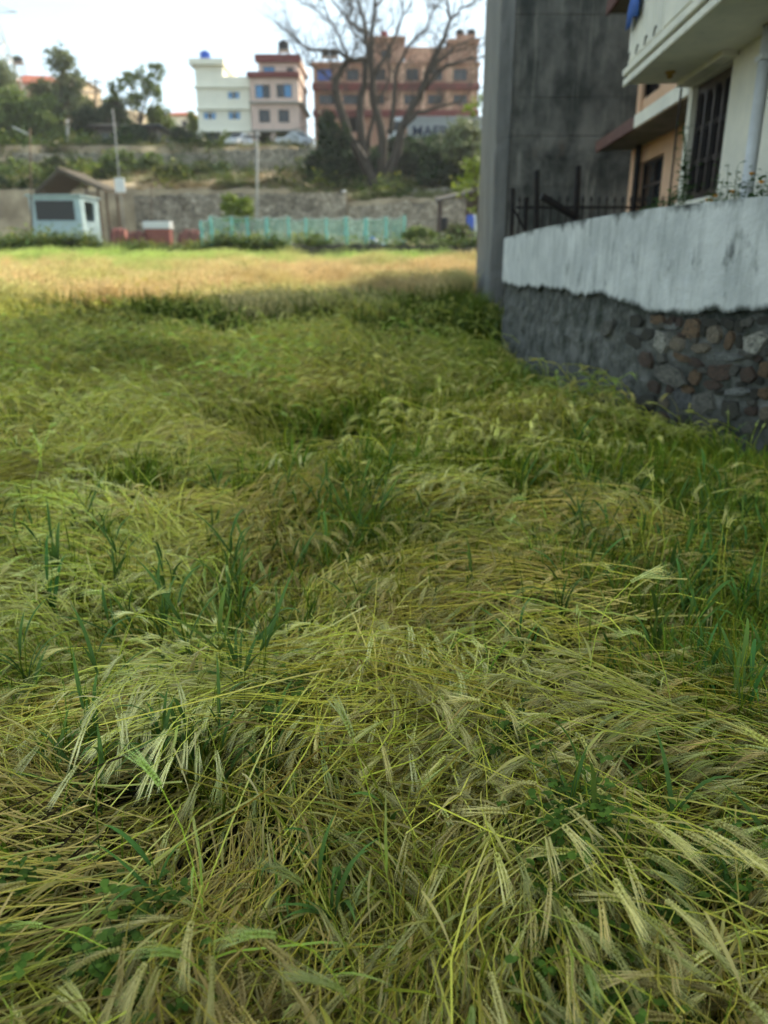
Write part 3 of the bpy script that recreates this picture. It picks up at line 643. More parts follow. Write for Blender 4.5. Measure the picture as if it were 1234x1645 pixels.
# stones: (column, row, width, height in photograph pixels, colour index)
SC = {'o': (.29,.185,.11), 't': (.34,.275,.195), 'p': (.48,.45,.37), 'r': (.15,.10,.075), 'g': (.21,.195,.16), 'd': (.10,.092,.072), 'b': (.15,.15,.145), 'w': (.32,.32,.29)}
M_st = {k: mat('stone_'+k, v, tuple(c*.42 for c in v), scale=11, rough=.95, bump=1.0, bscale=30, extra=[((.06, .062, .052), 7, (1, 1, 1), .50, .66)]) for k, v in SC.items()}
ST = [(745,575,55,45,'o'),(805,575,28,38,'r'),(845,562,30,40,'r'),(900,605,66,84,'o'),(815,625,60,34,'w'),(1000,660,58,72,'t'),(1066,688,38,72,'o'),(862,660,40,28,'r'),(765,700,66,88,'p'),(835,700,58,56,'t'),(940,722,80,38,'t'),
      (1186,695,100,98,'p'),(1050,760,150,30,'w'),(852,765,70,30,'o'),(920,787,58,34,'r'),(1030,832,98,66,'r'),(910,850,42,62,'o'),(1152,838,66,66,'r'),(1222,815,40,64,'o'),(990,885,76,36,'r'),(1100,915,98,34,'w'),(1222,922,50,58,'o'),
      (800,838,135,86,'g'),(950,965,96,104,'g'),(868,952,100,86,'b'),(1070,1000,78,78,'d'),(1165,1000,48,40,'r'),(960,1050,108,42,'g'),(650,600,56,48,'d'),(522,632,58,62,'g'),(572,762,82,66,'d'),(400,775,58,56,'d'),(700,660,50,50,'d'),
      (640,690,66,50,'d'),(690,770,56,60,'r'),(630,840,72,60,'d'),(730,890,56,46,'r'),(520,860,66,56,'d'),(450,690,60,50,'d'),(340,660,52,50,'d'),(270,720,50,54,'d'),(1140,745,60,28,'g'),(1110,620,40,44,'d'),(1150,590,50,40,'g'),(1210,600,46,36,'d'),
      (1090,820,36,44,'g'),(1180,925,40,46,'d'),(690,960,70,56,'d'),(770,960,40,36,'t'),(1050,1075,80,40,'d'),(1150,1070,66,52,'g'),(1225,1010,44,60,'t'),(850,1040,70,46,'d'),(1225,740,30,26,'g'),(1000,760,0,0,'g'),
      (940,640,36,40,'d'),(985,590,60,34,'d'),(1060,600,60,40,'d'),(1110,690,30,56,'d'),(880,905,50,30,'o'),(1120,880,44,26,'d'),(300,560,60,50,'d'),(220,640,50,56,'d'),(180,760,52,50,'d'),(390,600,70,46,'d'),(470,560,60,44,'d'),(600,560,52,40,'d')]
def stone_mesh(seed):
    r = random.Random(seed); n = r.randint(5, 7); m = MB(); ring = []
    for k in range(n):
        a = 2*math.pi*(k+r.uniform(-.25, .25))/n; q = 1/max(abs(math.cos(a)), abs(math.sin(a)))**.85; rr = .5*q*r.uniform(.84, 1.04); ring.append((rr*math.cos(a), rr*math.sin(a)))
    vs = [(x, z, .0) for x, z in ring] + [(x*.95, z*.95, r.uniform(.45, .85)) for x, z in ring] + [(x*.82, z*.82, r.uniform(.75, 1.1)) for x, z in ring] + [(r.uniform(-.15, .15), r.uniform(-.15, .15), r.uniform(.8, 1.1))]
    fs = []
    for k in range(n):
        j = (k+1) % n; fs += [(k, j, n+j, n+k), (n+k, n+j, 2*n+j, 2*n+k), (2*n+k, 2*n+j, 3*n)]
    m.add(vs, fs); return m
def ray_wall(px, py):                               # where the line of sight meets the face of the wall
    d = ray(px, py)
    for i in range(len(wpl)-1):
        a, b = wpl[i], wpl[i+1]; e = b-a; det = d.x*(-e.y)+e.x*d.y
        if abs(det) < 1e-9: continue
        t = (a.x*(-e.y)+e.x*a.y)/det; u = (d.x*a.y-d.y*a.x)/det
        if -1e-6 <= u <= 1+1e-6 and t > 0: return Vector((d.x*t, d.y*t, CAMZ+d.z*t)), i
    return None, 0
rf = random.Random(77); fill = []
for _ in range(900):
    zx, zy = rf.uniform(760, 1300), rf.uniform(560, 1090); w_, h_ = rf.uniform(26, 62), rf.uniform(20, 44)
    if zy < 560+60*(zx < 760): continue
    if all(abs(zx-a) > (w_+c)*.47+2 or abs(zy-b) > (h_+d)*.47+2 for a, b, c, d, _k in ST+fill): fill.append((zx, zy, w_, h_, rf.choice('ggdtrdgtgd')))
ST = ST+fill[:80]
for q, (zx, zy, w, h, ck) in enumerate(ST):
    if w == 0 or (ck == 'd' and zx < 640): continue
    px, py = 790+zx/2.779, 300+zy/2.779; py = max(py, float(np.interp(px, MIDY[:,0], MIDY[:,1]))+h/2.779*.58+7); c, i = ray_wall(px, py)
    if c is None: continue
    nn = wnorm(i); tdir = Vector((0,0,1)).cross(nn).normalized(); cosv = max(.35, abs(nn.dot((Vector((0,0,CAMZ))-c).normalized())))
    mw = w/2.779*c.y/F0/cosv*1.2; mh = h/2.779*c.y/F0*1.22
    me = stone_mesh(100+q).mesh('stone', M_st[ck], False)
    o = link('stone', me, wall); dpt = .016 if ck == 'd' else .026
    Mx = Matrix((tdir, Vector((0,0,1)), nn)).transposed().to_4x4()
    o.matrix_local = Matrix.Translation(c-WO-nn*.004) @ Mx @ Matrix.Rotation(rw.uniform(-.22, .22), 4, 'Z') @ Matrix.Rotation(rw.uniform(-.10, .10), 4, 'Y') @ Matrix.Diagonal((mw, mh, dpt+.012, 1))

# ---- white house: balcony on the first floor, tall dark window below
HY = 9.84; HO = Vector((PX(1078, HY), HY, 0)); HO.z = 0
house = empty('white_house', HO, RZ, 'two-storey whitewashed house with projecting balcony behind the boundary wall', 'house')
xa, za = on_plane(1114, 139, HO, RZ); xb, zb = on_plane(1179, 93, HO, RZ); _, zc = on_plane(1114, 322, HO, RZ)
WIN = (xa, xb, zc, za)
SOF = PZ(133, HY)                                   # underside of the balcony
WH = 7.6
facade(7.6, WH, [WIN, (xb+1.6, xb+2.9, zc, za), (1.0, 2.2, SOF+.25, SOF+2.4), (3.6, 5.0, SOF+1.0, SOF+2.4)], .24).build('front_wall', M_white, house)
sh = MB(); sh.box(0, .24, .242, 7.0, 0, WH).box(7.36, 7.6, .242, 7.0, 0, WH).box(0, 7.6, 7.0, 7.24, 0, WH); sh.build('wall_shell', M_white, house)
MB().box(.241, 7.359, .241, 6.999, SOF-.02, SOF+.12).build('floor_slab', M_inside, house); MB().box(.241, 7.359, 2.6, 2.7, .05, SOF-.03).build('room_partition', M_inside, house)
MB().box(-.9, 7.9, -.95, 7.5, WH+.002, WH+.16).build('roof', M_conc, house)
# tall window: wooden frame, four casements, two rails, arched heads
wa, wb_, wc, wd = WIN
fw = .055; m = MB(); y0, y1 = .06, .13
m.box(wa, wb_, y0, y1, wc, wc+fw).box(wa, wb_, y0, y1, wd-fw, wd).box(wa, wa+fw, y0, y1, wc+fw, wd-fw).box(wb_-fw, wb_, y0, y1, wc+fw, wd-fw)
win = m.build('window', M_wood, house)
nc = 4; cw = (wb_-wa-2*fw)/nc; hh = wd-wc-2*fw
for i in range(nc):
    x0 = wa+fw+i*cw; st = .032; m = MB()
    m.box(x0+.002, x0+st, y0-.012, y1-.012, wc+fw, wd-fw).box(x0+cw-st, x0+cw-.002, y0-.012, y1-.012, wc+fw, wd-fw)
    for zf in (0.0, .30, .62):
        z = wc+fw+hh*zf; m.box(x0+st, x0+cw-st, y0-.010, y1-.014, z, z+.045)
    # arched head filling the top corners
    zt = wd-fw-.002; xm = x0+cw/2; rr = cw/2-st; zs = zt-.05-rr
    n = 8; arc = [(xm-rr*math.cos(math.pi*k/n), zs+rr*math.sin(math.pi*k/n)) for k in range(n+1)]
    for k in range(n):
        (p0, q0), (p1, q1) = arc[k], arc[k+1]; m.hexa([(p0, y0-.010, q0), (p1, y0-.010, q1), (p1, y1-.014, q1), (p0, y1-.014, q0)], [(p0, y0-.010, zt), (p1, y0-.010, zt), (p1, y1-.014, zt), (p0, y1-.014, zt)])
    cs = m.build('casement', M_wood, win)
    for k in range(3): MB().tube([(x0+st+(cw-2*st)*(k+1)/4, y0-.02, wc+fw+.02), (x0+st+(cw-2*st)*(k+1)/4, y0-.02, wd-fw-.05)], .006, 6).build('security_bar', M_iron, cs)
    MB().box(x0+st, x0+cw-st, .10, .106, wc+fw, wd-fw-.02).build('pane', M_glass, cs)
ledge = MB().box(wa-.12, wb_+.14, -.16, -.002, wd+.01, wd+.075); ledge.build('window_head', M_white, house, bevel=.008)
MB().box(wa-.06, wb_+.06, -.09, -.002, wc-.07, wc-.005).build('window_sill', M_white, house, bevel=.008)
# second window out of the frame to the right and two upstairs openings
window(house, xb+1.6, xb+2.9, zc, za, 3, 2, M_wood, M_glass); window(house, 3.6, 5.0, SOF+1.0, SOF+2.4, 3, 1, M_wood, M_glass)
d_ = MB().box(1.0, 2.2, .08, .13, SOF+.25, SOF+2.4).build('balcony_door', M_wood, house); MB().lathe([(.012, 0), (.02, .03), (.0, .05)], 8).build('door_handle', M_brass, d_, loc=(2.1, .06, SOF+1.2))
# balcony
bx0 = on_plane(988, 133, HO, RZ)[0]; OV = abs(PX(1084, HY)-PX(990, HY))
bal = MB().box(-.03, 7.6, -OV, -.002, SOF, SOF+.13).build('balcony', M_white, house)
MB().box(-.05, 7.6, -OV-.035, -OV-.002, SOF-.03, SOF+.05).build('slab_edge_moulding', M_white, bal, bevel=.01); MB().box(-.045, 7.6, -OV-.05, -OV-.003, SOF+.075, SOF+.145).build('slab_edge_moulding', M_white, bal, bevel=.01)
PT = SOF+.13+.66
for i in range(4): MB().box(-.02+i*.36, -.02+i*.36+.315, -OV-.008, -OV+.07, SOF+.20, PT-.055).build('parapet_panel', M_white, bal, bevel=.012)
for i in range(3): MB().box(1.42+i*2.05, 1.42+i*2.05+2.0, -OV-.012, -OV+.075, SOF+.20, PT-.055).build('parapet_panel', M_white, bal, bevel=.012)
MB().box(-.03, 7.6, -OV+.002, -OV+.065, SOF+.132, PT-.052).build('parapet_core', M_white, bal); MB().box(-.03, .045, -OV+.067, -.01, SOF+.132, PT-.052).build('parapet_end', M_white, bal)
MB().box(-.06, 7.6, -OV-.04, -OV+.10, PT-.05, PT).build('handrail', M_white, bal, bevel=.012)
for i in range(4): MB().tube([(.02+i*.36, -OV-.012, SOF+.22), (.05+i*.36, -OV-.016, SOF+.27), (.10+i*.36, -OV-.016, SOF+.29)], .008, 5).build('rust_drip_hook', M_iron, bal)
lx, lz = on_plane(1152, 12, HO, RZ); lp_ = Vector((max(.6, lx-.9), -OV*.55, SOF))
MB().lathe([(.055, 0), (.055, -.02), (.03, -.03), (.035, -.055), (.0, -.075)], 12).build('ceiling_lamp', M_brass, house, loc=lp_)
# rainwater pipe and bare cable, corner pilaster
qx, _ = on_plane(1228, 200, HO, RZ)
MB().tube([(qx, -.07, .1), (qx, -.07, SOF-.01)], .055, 12).build('drainpipe', M_pipe, house, True)
for z in (1.2, 2.3, 3.3): MB().box(qx-.075, qx+.075, -.13, -.003, z, z+.04).build('pipe_clip', M_pipe, house)
MB().box(qx+.10, qx+.42, -.05, -.002, 0, SOF-.002).build('pilaster', M_white, house)
kx, kz = on_plane(1101, 115, HO, RZ); kx2, kz2 = on_plane(1100, 330, HO, RZ)
MB().tube([(kx, -.02, kz), (kx+.01, -.03, kz*.7+kz2*.3), (kx-.01, -.02, kz*.4+kz2*.6), (kx+.01, -.03, kz2-.3)], .012, 6).build('cable', M_iron, house)
# cloth hung over the parapet
cl = MB(); n = 7; vs = []
for i in range(n+1):
    for j, (yy, zz) in enumerate([(-OV+.13, PT-.22), (-OV+.11, PT+.004), (-OV+.03, PT+.012), (-OV-.05, PT+.006), (-OV-.062, PT-.12), (-OV-.066, PT-.26)]):
        x = .02+i*.075; wv = .012*math.sin(i*1.7+j*.5); vs.append((x, yy+(wv-.012 if j > 2 else 0), zz-(.03*math.sin(i*.9) if j in (0, 5) else 0)))
k = 6; cl.add(vs, [(i*k+j, (i+1)*k+j, (i+1)*k+j+1, i*k+j+1) for i in range(n) for j in range(k-1)])
co = cl.build('cloth', M_blue, None, True); co.location = HO; co.rotation_euler = (0, 0, RZ); sm = co.modifiers.new('thickness', 'SOLIDIFY'); sm.thickness = .006; sm.offset = 1
tag(co, 'blue cloth hung over the white balcony parapet to dry', 'cloth')

# ---- orange house between the white house and the grey building
OY = 17.0; OO = Vector((PX(1005, OY), OY, 0))
oh = empty('orange_house', OO, RZ, 'peach-orange house with red-edged canopy, half hidden behind the white house', 'house')
w1 = on_plane(1029, 262, OO, RZ); w2 = on_plane(1058, 332, OO, RZ); w3 = on_plane(1034, 120, OO, RZ); w4 = on_plane(1050, 148, OO, RZ)
OW = 6.0; CANZ = PZ(242, OY)
OPN = [(w1[0], max(w2[0], w1[0]+.8), max(.6, w2[1]), w1[1]), (w3[0], max(w4[0], w3[0]+.7)+.4, w4[1], w4[1]+1.3)]
facade(OW, 9.0, OPN, .22).build('front_wall', M_orange, oh)
MB().box(0, .22, .222, 7, 0, 9).box(OW-.22, OW, .222, 7, 0, 9).box(0, OW, 7.0, 7.2, 0, 9).build('wall_shell', M_orange, oh)
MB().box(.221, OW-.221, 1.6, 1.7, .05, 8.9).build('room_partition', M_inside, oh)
for o in OPN: window(oh, *o, 2, 2, M_wood, M_glass)
ovc = .72
can = MB().hexa([(-.04, -ovc, CANZ), (OW, -ovc, CANZ), (OW, -.002, CANZ+.02), (-.04, -.002, CANZ+.02)], [(-.04, -ovc, CANZ+.10), (OW, -ovc, CANZ+.10), (OW, -.002, CANZ+.42), (-.04, -.002, CANZ+.42)]).build('canopy', M_conc, oh)
MB().box(-.07, 3.1, -ovc-.06, -ovc-.002, CANZ-.02, CANZ+.17).build('tile_edge', M_trim, can); MB().box(3.12, OW, -ovc-.06, -ovc-.002, CANZ-.02, CANZ+.17).build('plain_edge', M_white, can)
C2 = PZ(18, OY); c2 = MB().box(-.1, OW, -ovc, -.002, C2, C2+.14).build('upper_canopy', M_conc, oh); MB().box(-.14, OW, -ovc-.05, -ovc-.002, C2-.03, C2+.2).build('tile_edge', M_trim, c2)
MB().box(.02, .30, -.07, -.002, 0, CANZ-.002).build('pilaster', M_orange, oh); MB().box(.02, .30, -.06, -.002, CANZ+.43, C2-.002).build('pilaster', M_orange, oh)
MB().box(-.2, OW+.2, -.3, 7.4, 9.002, 9.15).build('roof', M_conc, oh)
dx, dz_ = on_plane(1036, 230, OO, RZ); MB().tube([(dx, -.10, .1), (dx, -.10, dz_)], .06, 8).build('drainpipe', M_iron, oh)

# ---- tall grey building
BY = 20.0; BO = Vector((PX(789, BY), BY, -.2))
bd = empty('grey_building', BO, 0, 'tall unfinished building with blackened bare concrete wall facing the field', 'building')
BH = 14.5; BW = 10.0; BD = 6.9; tx = math.tan(FA)
def slab(x0, x1, y0, y1, z0, z1):                   # box sheared along the street direction
    return MB().hexa([(x0+y0*tx, y0, z0), (x1+y0*tx, y0, z0), (x1+y1*tx, y1, z0), (x0+y1*tx, y1, z0)], [(x0+y0*tx, y0, z1), (x1+y0*tx, y0, z1), (x1+y1*tx, y1, z1), (x0+y1*tx, y1, z1)])
cm_ = MB(); rc = random.Random(6); nrow = 70
for i in range(nrow+1):
    z = BH*i/nrow; j = lambda: rc.gauss(0, .006)+(rc.random() < .06)*rc.uniform(.0, .03)
    a_ = j(); b_ = j(); cm_.v += [(a_, a_*.6, z), (.32-b_*.4, b_*.4, z), (.32+.3*tx, .30, z), (.3*tx, .30, z)]
for i in range(nrow):
    for k in range(4): cm_.f.append((i*4+k, i*4+(k+1) % 4, i*4+4+(k+1) % 4, i*4+4+k))
cm_.f += [(3, 2, 1, 0), tuple(nrow*4+k for k in range(4))]; cm_.build('corner_column', M_conc, bd)
slab(.0, .20, .302, BD, 0, BH).build('side_wall', M_conc, bd)
lv = [0, PZ(300, BY)+.2, PZ(218, BY)+.2, PZ(156, BY)+.2, PZ(22, BY)+.2, 11.2, BH]
for i in range(len(lv)-1):
    slab(.322, BW, .05+(.003 if i % 2 else 0), .30, lv[i]+.004, lv[i+1]-.004).build('wall_lift', M_dark, bd, bevel=.006)
    if i: slab(.322, BW, .075, .29, lv[i]-.0039, lv[i]+.0039).build('lift_joint', M_dark, bd)
slab(.202, BW, .302, BD, .1, BH-.02).build('core', M_dark, bd)
slab(-.12, BW, -.12, BD+.1, BH+.002, BH+.2).build('roof', M_conc, bd)

# ---- iron fence between the wall end and the houses, with a few tall posts
fr = empty('iron_fence', (PX(815, 13.0), 13.0, 0), 0, 'black spiked iron fence with tall bent posts between wall end and houses', 'fence'); FO = Vector(fr.location)
FZ0 = 0.6; ftop = PZ(322, 13.0); x_end = PX(1075, 13.0)-FO.x
mb = MB().box(.1, x_end, -.015, .015, ftop-.12, ftop-.085).build('rail', M_iron, fr); MB().box(.1, x_end, -.015, .015, 1.0, 1.035).build('rail', M_iron, fr)
pk = MB(); pk.tube([(0,0,FZ0), (0,0,ftop-.02)], .011, 6); pk.lathe([(.011, ftop-.02), (.026, ftop), (.0, ftop+.09)], 6); pkm = pk.mesh('picket', M_iron)
npk = int(x_end/.125)
for i in range(npk): link('picket', pkm, fr, None, (.16+i*.125, .03, 0))
for a, b, c, d_, r_ in [(822, 303, 822, 384, .035), (842, 318, 842, 375, .03), (860, 275, 868, 372, .04), (926, 268, 926, 355, .05), (868, 316, 925, 352, .06), (820, 330, 842, 372, .02)]:
    p0, p1 = P(a, b, 13.0)-FO, P(c, d_, 13.0)-FO; p0.y = p1.y = -.12
    if r_ > .03 and abs(a-c) < 20: p1.z = FZ0-FO.z
    MB().tube([p1, (p0+p1)/2, p0], r_, 6).build('post' if abs(a-c) < 20 else 'brace', M_iron, fr)
MB().box(.05, x_end, .08, .3, -.2, FZ0+.55).build('plinth', M_rubble, fr)

# ---- raised bed behind the wall, flowers and climber
bed = MB(); bp = [wpl[i]-wnorm(i)*.345 for i in range(len(wpl))]
bt = 1.55
vs = [(p.x, p.y, bt) for p in bp] + [(p.x+3.2, p.y+.5, bt) for p in bp]; nb = len(bp)
bed.add(vs, [(i, i+1, nb+i+1, nb+i) for i in range(nb-1)]); bo = bed.build('garden_bed', M_soil); tag(bo, 'raised garden soil between the boundary wall and the white house', 'ground', kind='structure')
M_gleaf = leaf_mat('garden_leaf', (.03,.08,.02), (.09,.18,.04)); M_flower = mat('orange_petal', (.75,.30,.03), rough=.6); M_stemg = mat('green_stem', (.07,.11,.035), rough=.7)
def leafy(parent, name, pts_, n, size, spread, rgx, m):
    b = MB()
    for _ in range(n):
        c = rgx.choice(pts_); c = Vector((c[0]+rgx.gauss(0, spread), c[1]+rgx.gauss(0, spread), c[2]+rgx.gauss(0, spread))); az = rgx.uniform(0, 6.28); o = Vector((math.cos(az), math.sin(az), rgx.uniform(-.4, .6))).normalized(); sd = o.cross(Vector((0,0,1))).normalized()
        l = size*rgx.uniform(.6, 1.3); w = l*.38; mid = c+o*l*.5+Vector((0,0,.12*l)); b.add([c, mid-sd*w, c+o*l, mid+sd*w], [(0,1,2,3)])
    return b.build(name, m, parent)
def garden_plant(px, pyb, pyt, Y, n_st, wpx, label, flowers, group=None):
    b = P(px, pyb, Y); b.z = min(b.z, 1.6); t = PZ(pyt, Y); rt = empty('flowering_plant', b, 0, label, 'plant', group); r_ = random.Random(px); m = MB(); ends = []; allp = []
    for k in range(n_st):
        e = Vector((r_.uniform(-1, 1)*wpx/F0*Y, r_.uniform(-.12, .12), (t-b.z)*r_.uniform(.6, 1))); mid = e*.5+Vector((r_.gauss(0,.03), r_.gauss(0,.03), .03)); m.tube([(0,0,-.05), mid, e], [.007, .005, .002], 4); ends.append(e); allp += [e*f for f in (.35, .5, .65, .8, .95)]
    m.build('stem', M_stemg, rt); leafy(rt, 'foliage', allp, n_st*44, .05, .05, r_, M_gleaf)
    for e in ends[:flowers]: MB().lathe([(.004, -.01), (.022, .004), (.026, .012), (.0, .016)], 8).build('flower', M_flower, rt, loc=e)
    return rt
garden_plant(1180, 318, 256, 7.15, 9, 26, 'spindly flowering plant against the white house, left of the drainpipe', 2)
garden_plant(1228, 316, 250, 6.95, 9, 18, 'bushy plant with orange blooms at the foot of the drainpipe', 2)
garden_plant(1150, 322, 272, 7.6, 6, 16, 'thin plant with orange blooms in front of the tall dark window', 2)
cv = empty('climbing_vine', P(1100, 332, 9.0)+Vector((0, 0, -.4)), 0, 'thin climber creeping up the white house left of the tall window', 'plant'); r_ = random.Random(2)
q0 = P(1100, 332, 9.0); vp = [P(1100+r_.uniform(-3, 3), y_, 9.25)-Vector(cv.location) for y_ in range(345, 190, -12)]
MB().tube(vp, [.01]*len(vp), 5).build('stem', M_stemg, cv); leafy(cv, 'foliage', vp[:7]*3+vp, 170, .07, .035, r_, M_gleaf)
for px, py, Y, w, lb in [(1090, 326, 7.6, 14, 'low leafy sprig on top of the boundary wall at the house corner'), (1052, 334, 8.2, 10, 'tuft of creeper behind the wall in front of the orange house')]:
    b = P(px, py, Y); rt = empty('wall_sprig', b-Vector((0,0,.25)), 0, lb, 'plant'); ps = [Vector((r_.uniform(-1, 1)*w/F0*Y, r_.uniform(0, .15), r_.uniform(.1, .34))) for _ in range(9)]
    m = MB()
    for p_ in ps: m.tube([(p_.x*.3, .1, 0), p_], [.006, .003], 4)
    m.build('stem', M_stemg, rt); leafy(rt, 'foliage', ps, 90, .05, .03, r_, M_gleaf)
# ------------------------------------------------------------------ beyond the field
M_bark = mat('grey_bark', (0.038, 0.030, 0.023), (0.075, 0.060, 0.046), scale=3, rough=.95, bump=.6, bscale=8, stretch=(1, 1, .3))
M_leafA = leaf_mat('mid_green_leaf', (.075, .115, .028), (.21, .27, .08)); M_leafB = leaf_mat('dark_evergreen_leaf', (.018, .038, .016), (.055, .088, .034)); M_leafC = leaf_mat('pale_grey_green_leaf', (.09, .12, .06), (.22, .25, .12))
M_leafD = leaf_mat('yellow_green_leaf', (.10, .16, .02), (.26, .33, .05)); M_leafE = leaf_mat('olive_leaf', (.05, .065, .02), (.12, .13, .045))
def stone_wall_mat(name, c1, c2, mortar, sc):
    m = bpy.data.materials.new(name); m.use_nodes = True; t = m.node_tree; N = t.nodes; L = t.links; b = N['Principled BSDF']; b.inputs['Roughness'].default_value = .95
    tcn = N.new('ShaderNodeTexCoord'); mpn = N.new('ShaderNodeMapping'); mpn.inputs['Scale'].default_value = (1, 1, 1.5); L.new(tcn.outputs['Object'], mpn.inputs['Vector'])
    v = N.new('ShaderNodeTexVoronoi'); v.inputs['Scale'].default_value = sc; L.new(mpn.outputs['Vector'], v.inputs['Vector'])
    e = N.new('ShaderNodeTexVoronoi'); e.feature = 'DISTANCE_TO_EDGE'; e.inputs['Scale'].default_value = sc; L.new(mpn.outputs['Vector'], e.inputs['Vector'])
    s = N.new('ShaderNodeSeparateColor'); L.new(v.outputs['Color'], s.inputs[0]); r = N.new('ShaderNodeValToRGB'); r.color_ramp.elements[0].color = (*c1, 1); r.color_ramp.elements[1].color = (*c2, 1); L.new(s.outputs[0], r.inputs['Fac'])
    g = N.new('ShaderNodeMapRange'); g.inputs[1].default_value = .02; g.inputs[2].default_value = .10; L.new(e.outputs['Distance'], g.inputs[0])
    x = N.new('ShaderNodeMix'); x.data_type = 'RGBA'; x.inputs[6].default_value = (*mortar, 1); L.new(g.outputs[0], x.inputs[0]); L.new(r.outputs['Color'], x.inputs[7])
    n2 = N.new('ShaderNodeTexNoise'); n2.inputs['Scale'].default_value = .45; n2.inputs['Detail'].default_value = 5; L.new(tcn.outputs['Object'], n2.inputs['Vector'])
    r2 = N.new('ShaderNodeMapRange'); r2.inputs[1].default_value = .3; r2.inputs[2].default_value = .7; r2.inputs[3].default_value = .55; r2.inputs[4].default_value = 1.25; L.new(n2.outputs['Fac'], r2.inputs[0])
    x2 = N.new('ShaderNodeMix'); x2.data_type = 'RGBA'; x2.blend_type = 'MULTIPLY'; x2.inputs[0].default_value = 1; L.new(x.outputs[2], x2.inputs[6]); L.new(r2.outputs[0], x2.inputs[7]); L.new(x2.outputs[2], b.inputs['Base Color'])
    bp = N.new('ShaderNodeBump'); bp.inputs['Strength'].default_value = 1; bp.inputs['Distance'].default_value = .08; L.new(g.outputs[0], bp.inputs['Height']); L.new(bp.outputs['Normal'], b.inputs['Normal'])
    return m
M_wallS = stone_wall_mat('grey_stone_walling', (.29, .25, .185), (.54, .475, .365), (.16, .14, .105), 2.6)
M_wallD = stone_wall_mat('mossy_stone_walling', (.05, .05, .035), (.12, .11, .08), (.03, .03, .02), 2.6)
def stone_wall(name, p0, p1, Y0, Y1, yt0, yt1, zb, th, m, label, steps=24, jit=.12, coping=None):
    a = Vector((P(p0, yt0, Y0).x, Y0, zb)); b = Vector((P(p1, yt1, Y1).x, Y1, zb)); rt = empty(name, (a+b)/2, 0, label, 'wall'); O = Vector(rt.location); r_ = random.Random(p0+yt0); bm_ = MB(); vs = []; t0, t1 = PZ(yt0, Y0), PZ(yt1, Y1)
    for i in range(steps+1):
        f = i/steps; p = a.lerp(b, f)-O; zt = t0+(t1-t0)*f+r_.uniform(-jit, jit)-zb; nn = Vector(((b-a).y, -(b-a).x, 0)).normalized()
        for q in range(4): vs.append(p+nn*(r_.uniform(-.05, .05)+.18*(1-q/3))+Vector((0, 0, zt*q/3)))
        vs.append(p-nn*th+Vector((0, 0, zt))); vs.append(p-nn*th)
    k = 6; bm_.add(vs, [(i*k+q, (i+1)*k+q, (i+1)*k+(q+1) % k, i*k+(q+1) % k) for i in range(steps) for q in range(k)]+[tuple(range(k)), tuple(steps*k+q for q in reversed(range(k)))])
    bm_.build('masonry', m, rt)
    return rt
stone_wall('field_edge_wall', 470, 780, 52.0, 51.0, 393, 394, .3, .5, M_wallD, 'low dark mossy stone wall at the far field edge below the green net')
stone_wall('terrace_wall', 215, 556, 69.9, 69.9, 314, 309, 2.4, .6, M_wallS, 'long grey stone retaining wall behind the red heaps and the green net')
stone_wall('terrace_wall', 560, 790, 69.6, 69.2, 331, 316, 2.4, .6, M_wallS, 'stone retaining wall below the bare tree, right of the white post')
stone_wall('hillside_wall', 336, 511, 83.4, 83.4, 243, 237, 8.6, .7, M_wallS, 'upper grey stone retaining wall right below the parked silver car')
stone_wall('hillside_wall', 20, 334, 83.5, 83.5, 246, 247, 8.6, .7, M_wallS, 'overgrown upper stone wall on the left hillside above the hut')
stone_wall('garden_wall', 656, 790, 76.0, 76.0, 306, 296, 4.5, .5, M_wallS, 'short pale stone wall under the dark hedge near the shed')

# ---- foliage helpers
def leaf_cloud(lobes, n, size, rgx, gap=.35):
    b = []; f = []; w = [l[3]*l[4]*l[5] if len(l) > 4 else l[3]**3 for l in lobes]; tot = sum(w)
    for l, wt_ in zip(lobes, w):
        rx, ry, rz = (l[3], l[4], l[5]) if len(l) > 4 else (l[3], l[3], l[3]); k = int(n*wt_/tot)
        cl_ = [Vector((rgx.gauss(0, 1), rgx.gauss(0, 1), rgx.gauss(0, 1))).normalized()*rgx.uniform(.45, 1.0) for _ in range(max(4, k//26))]
        for _ in range(k):
            c = rgx.choice(cl_); q = c+Vector((rgx.gauss(0, .20), rgx.gauss(0, .20), rgx.gauss(0, .17)))
            p = Vector((l[0]+q.x*rx, l[1]+q.y*ry, l[2]+q.z*rz)); s_ = size*rgx.uniform(.6, 1.35)
            d = Vector((rgx.gauss(0, 1), rgx.gauss(0, 1), rgx.gauss(0, .6))).normalized(); e = d.cross(Vector((rgx.gauss(0, 1), rgx.gauss(0, 1), rgx.gauss(0, 1)))).normalized()
            i = len(b); b += [tuple(p-d*s_*.5), tuple(p+e*s_*.28), tuple(p+d*s_*.5), tuple(p-e*s_*.28)]; f.append((i, i+1, i+2, i+3))
    m = MB(); m.v = b; m.f = f; return m
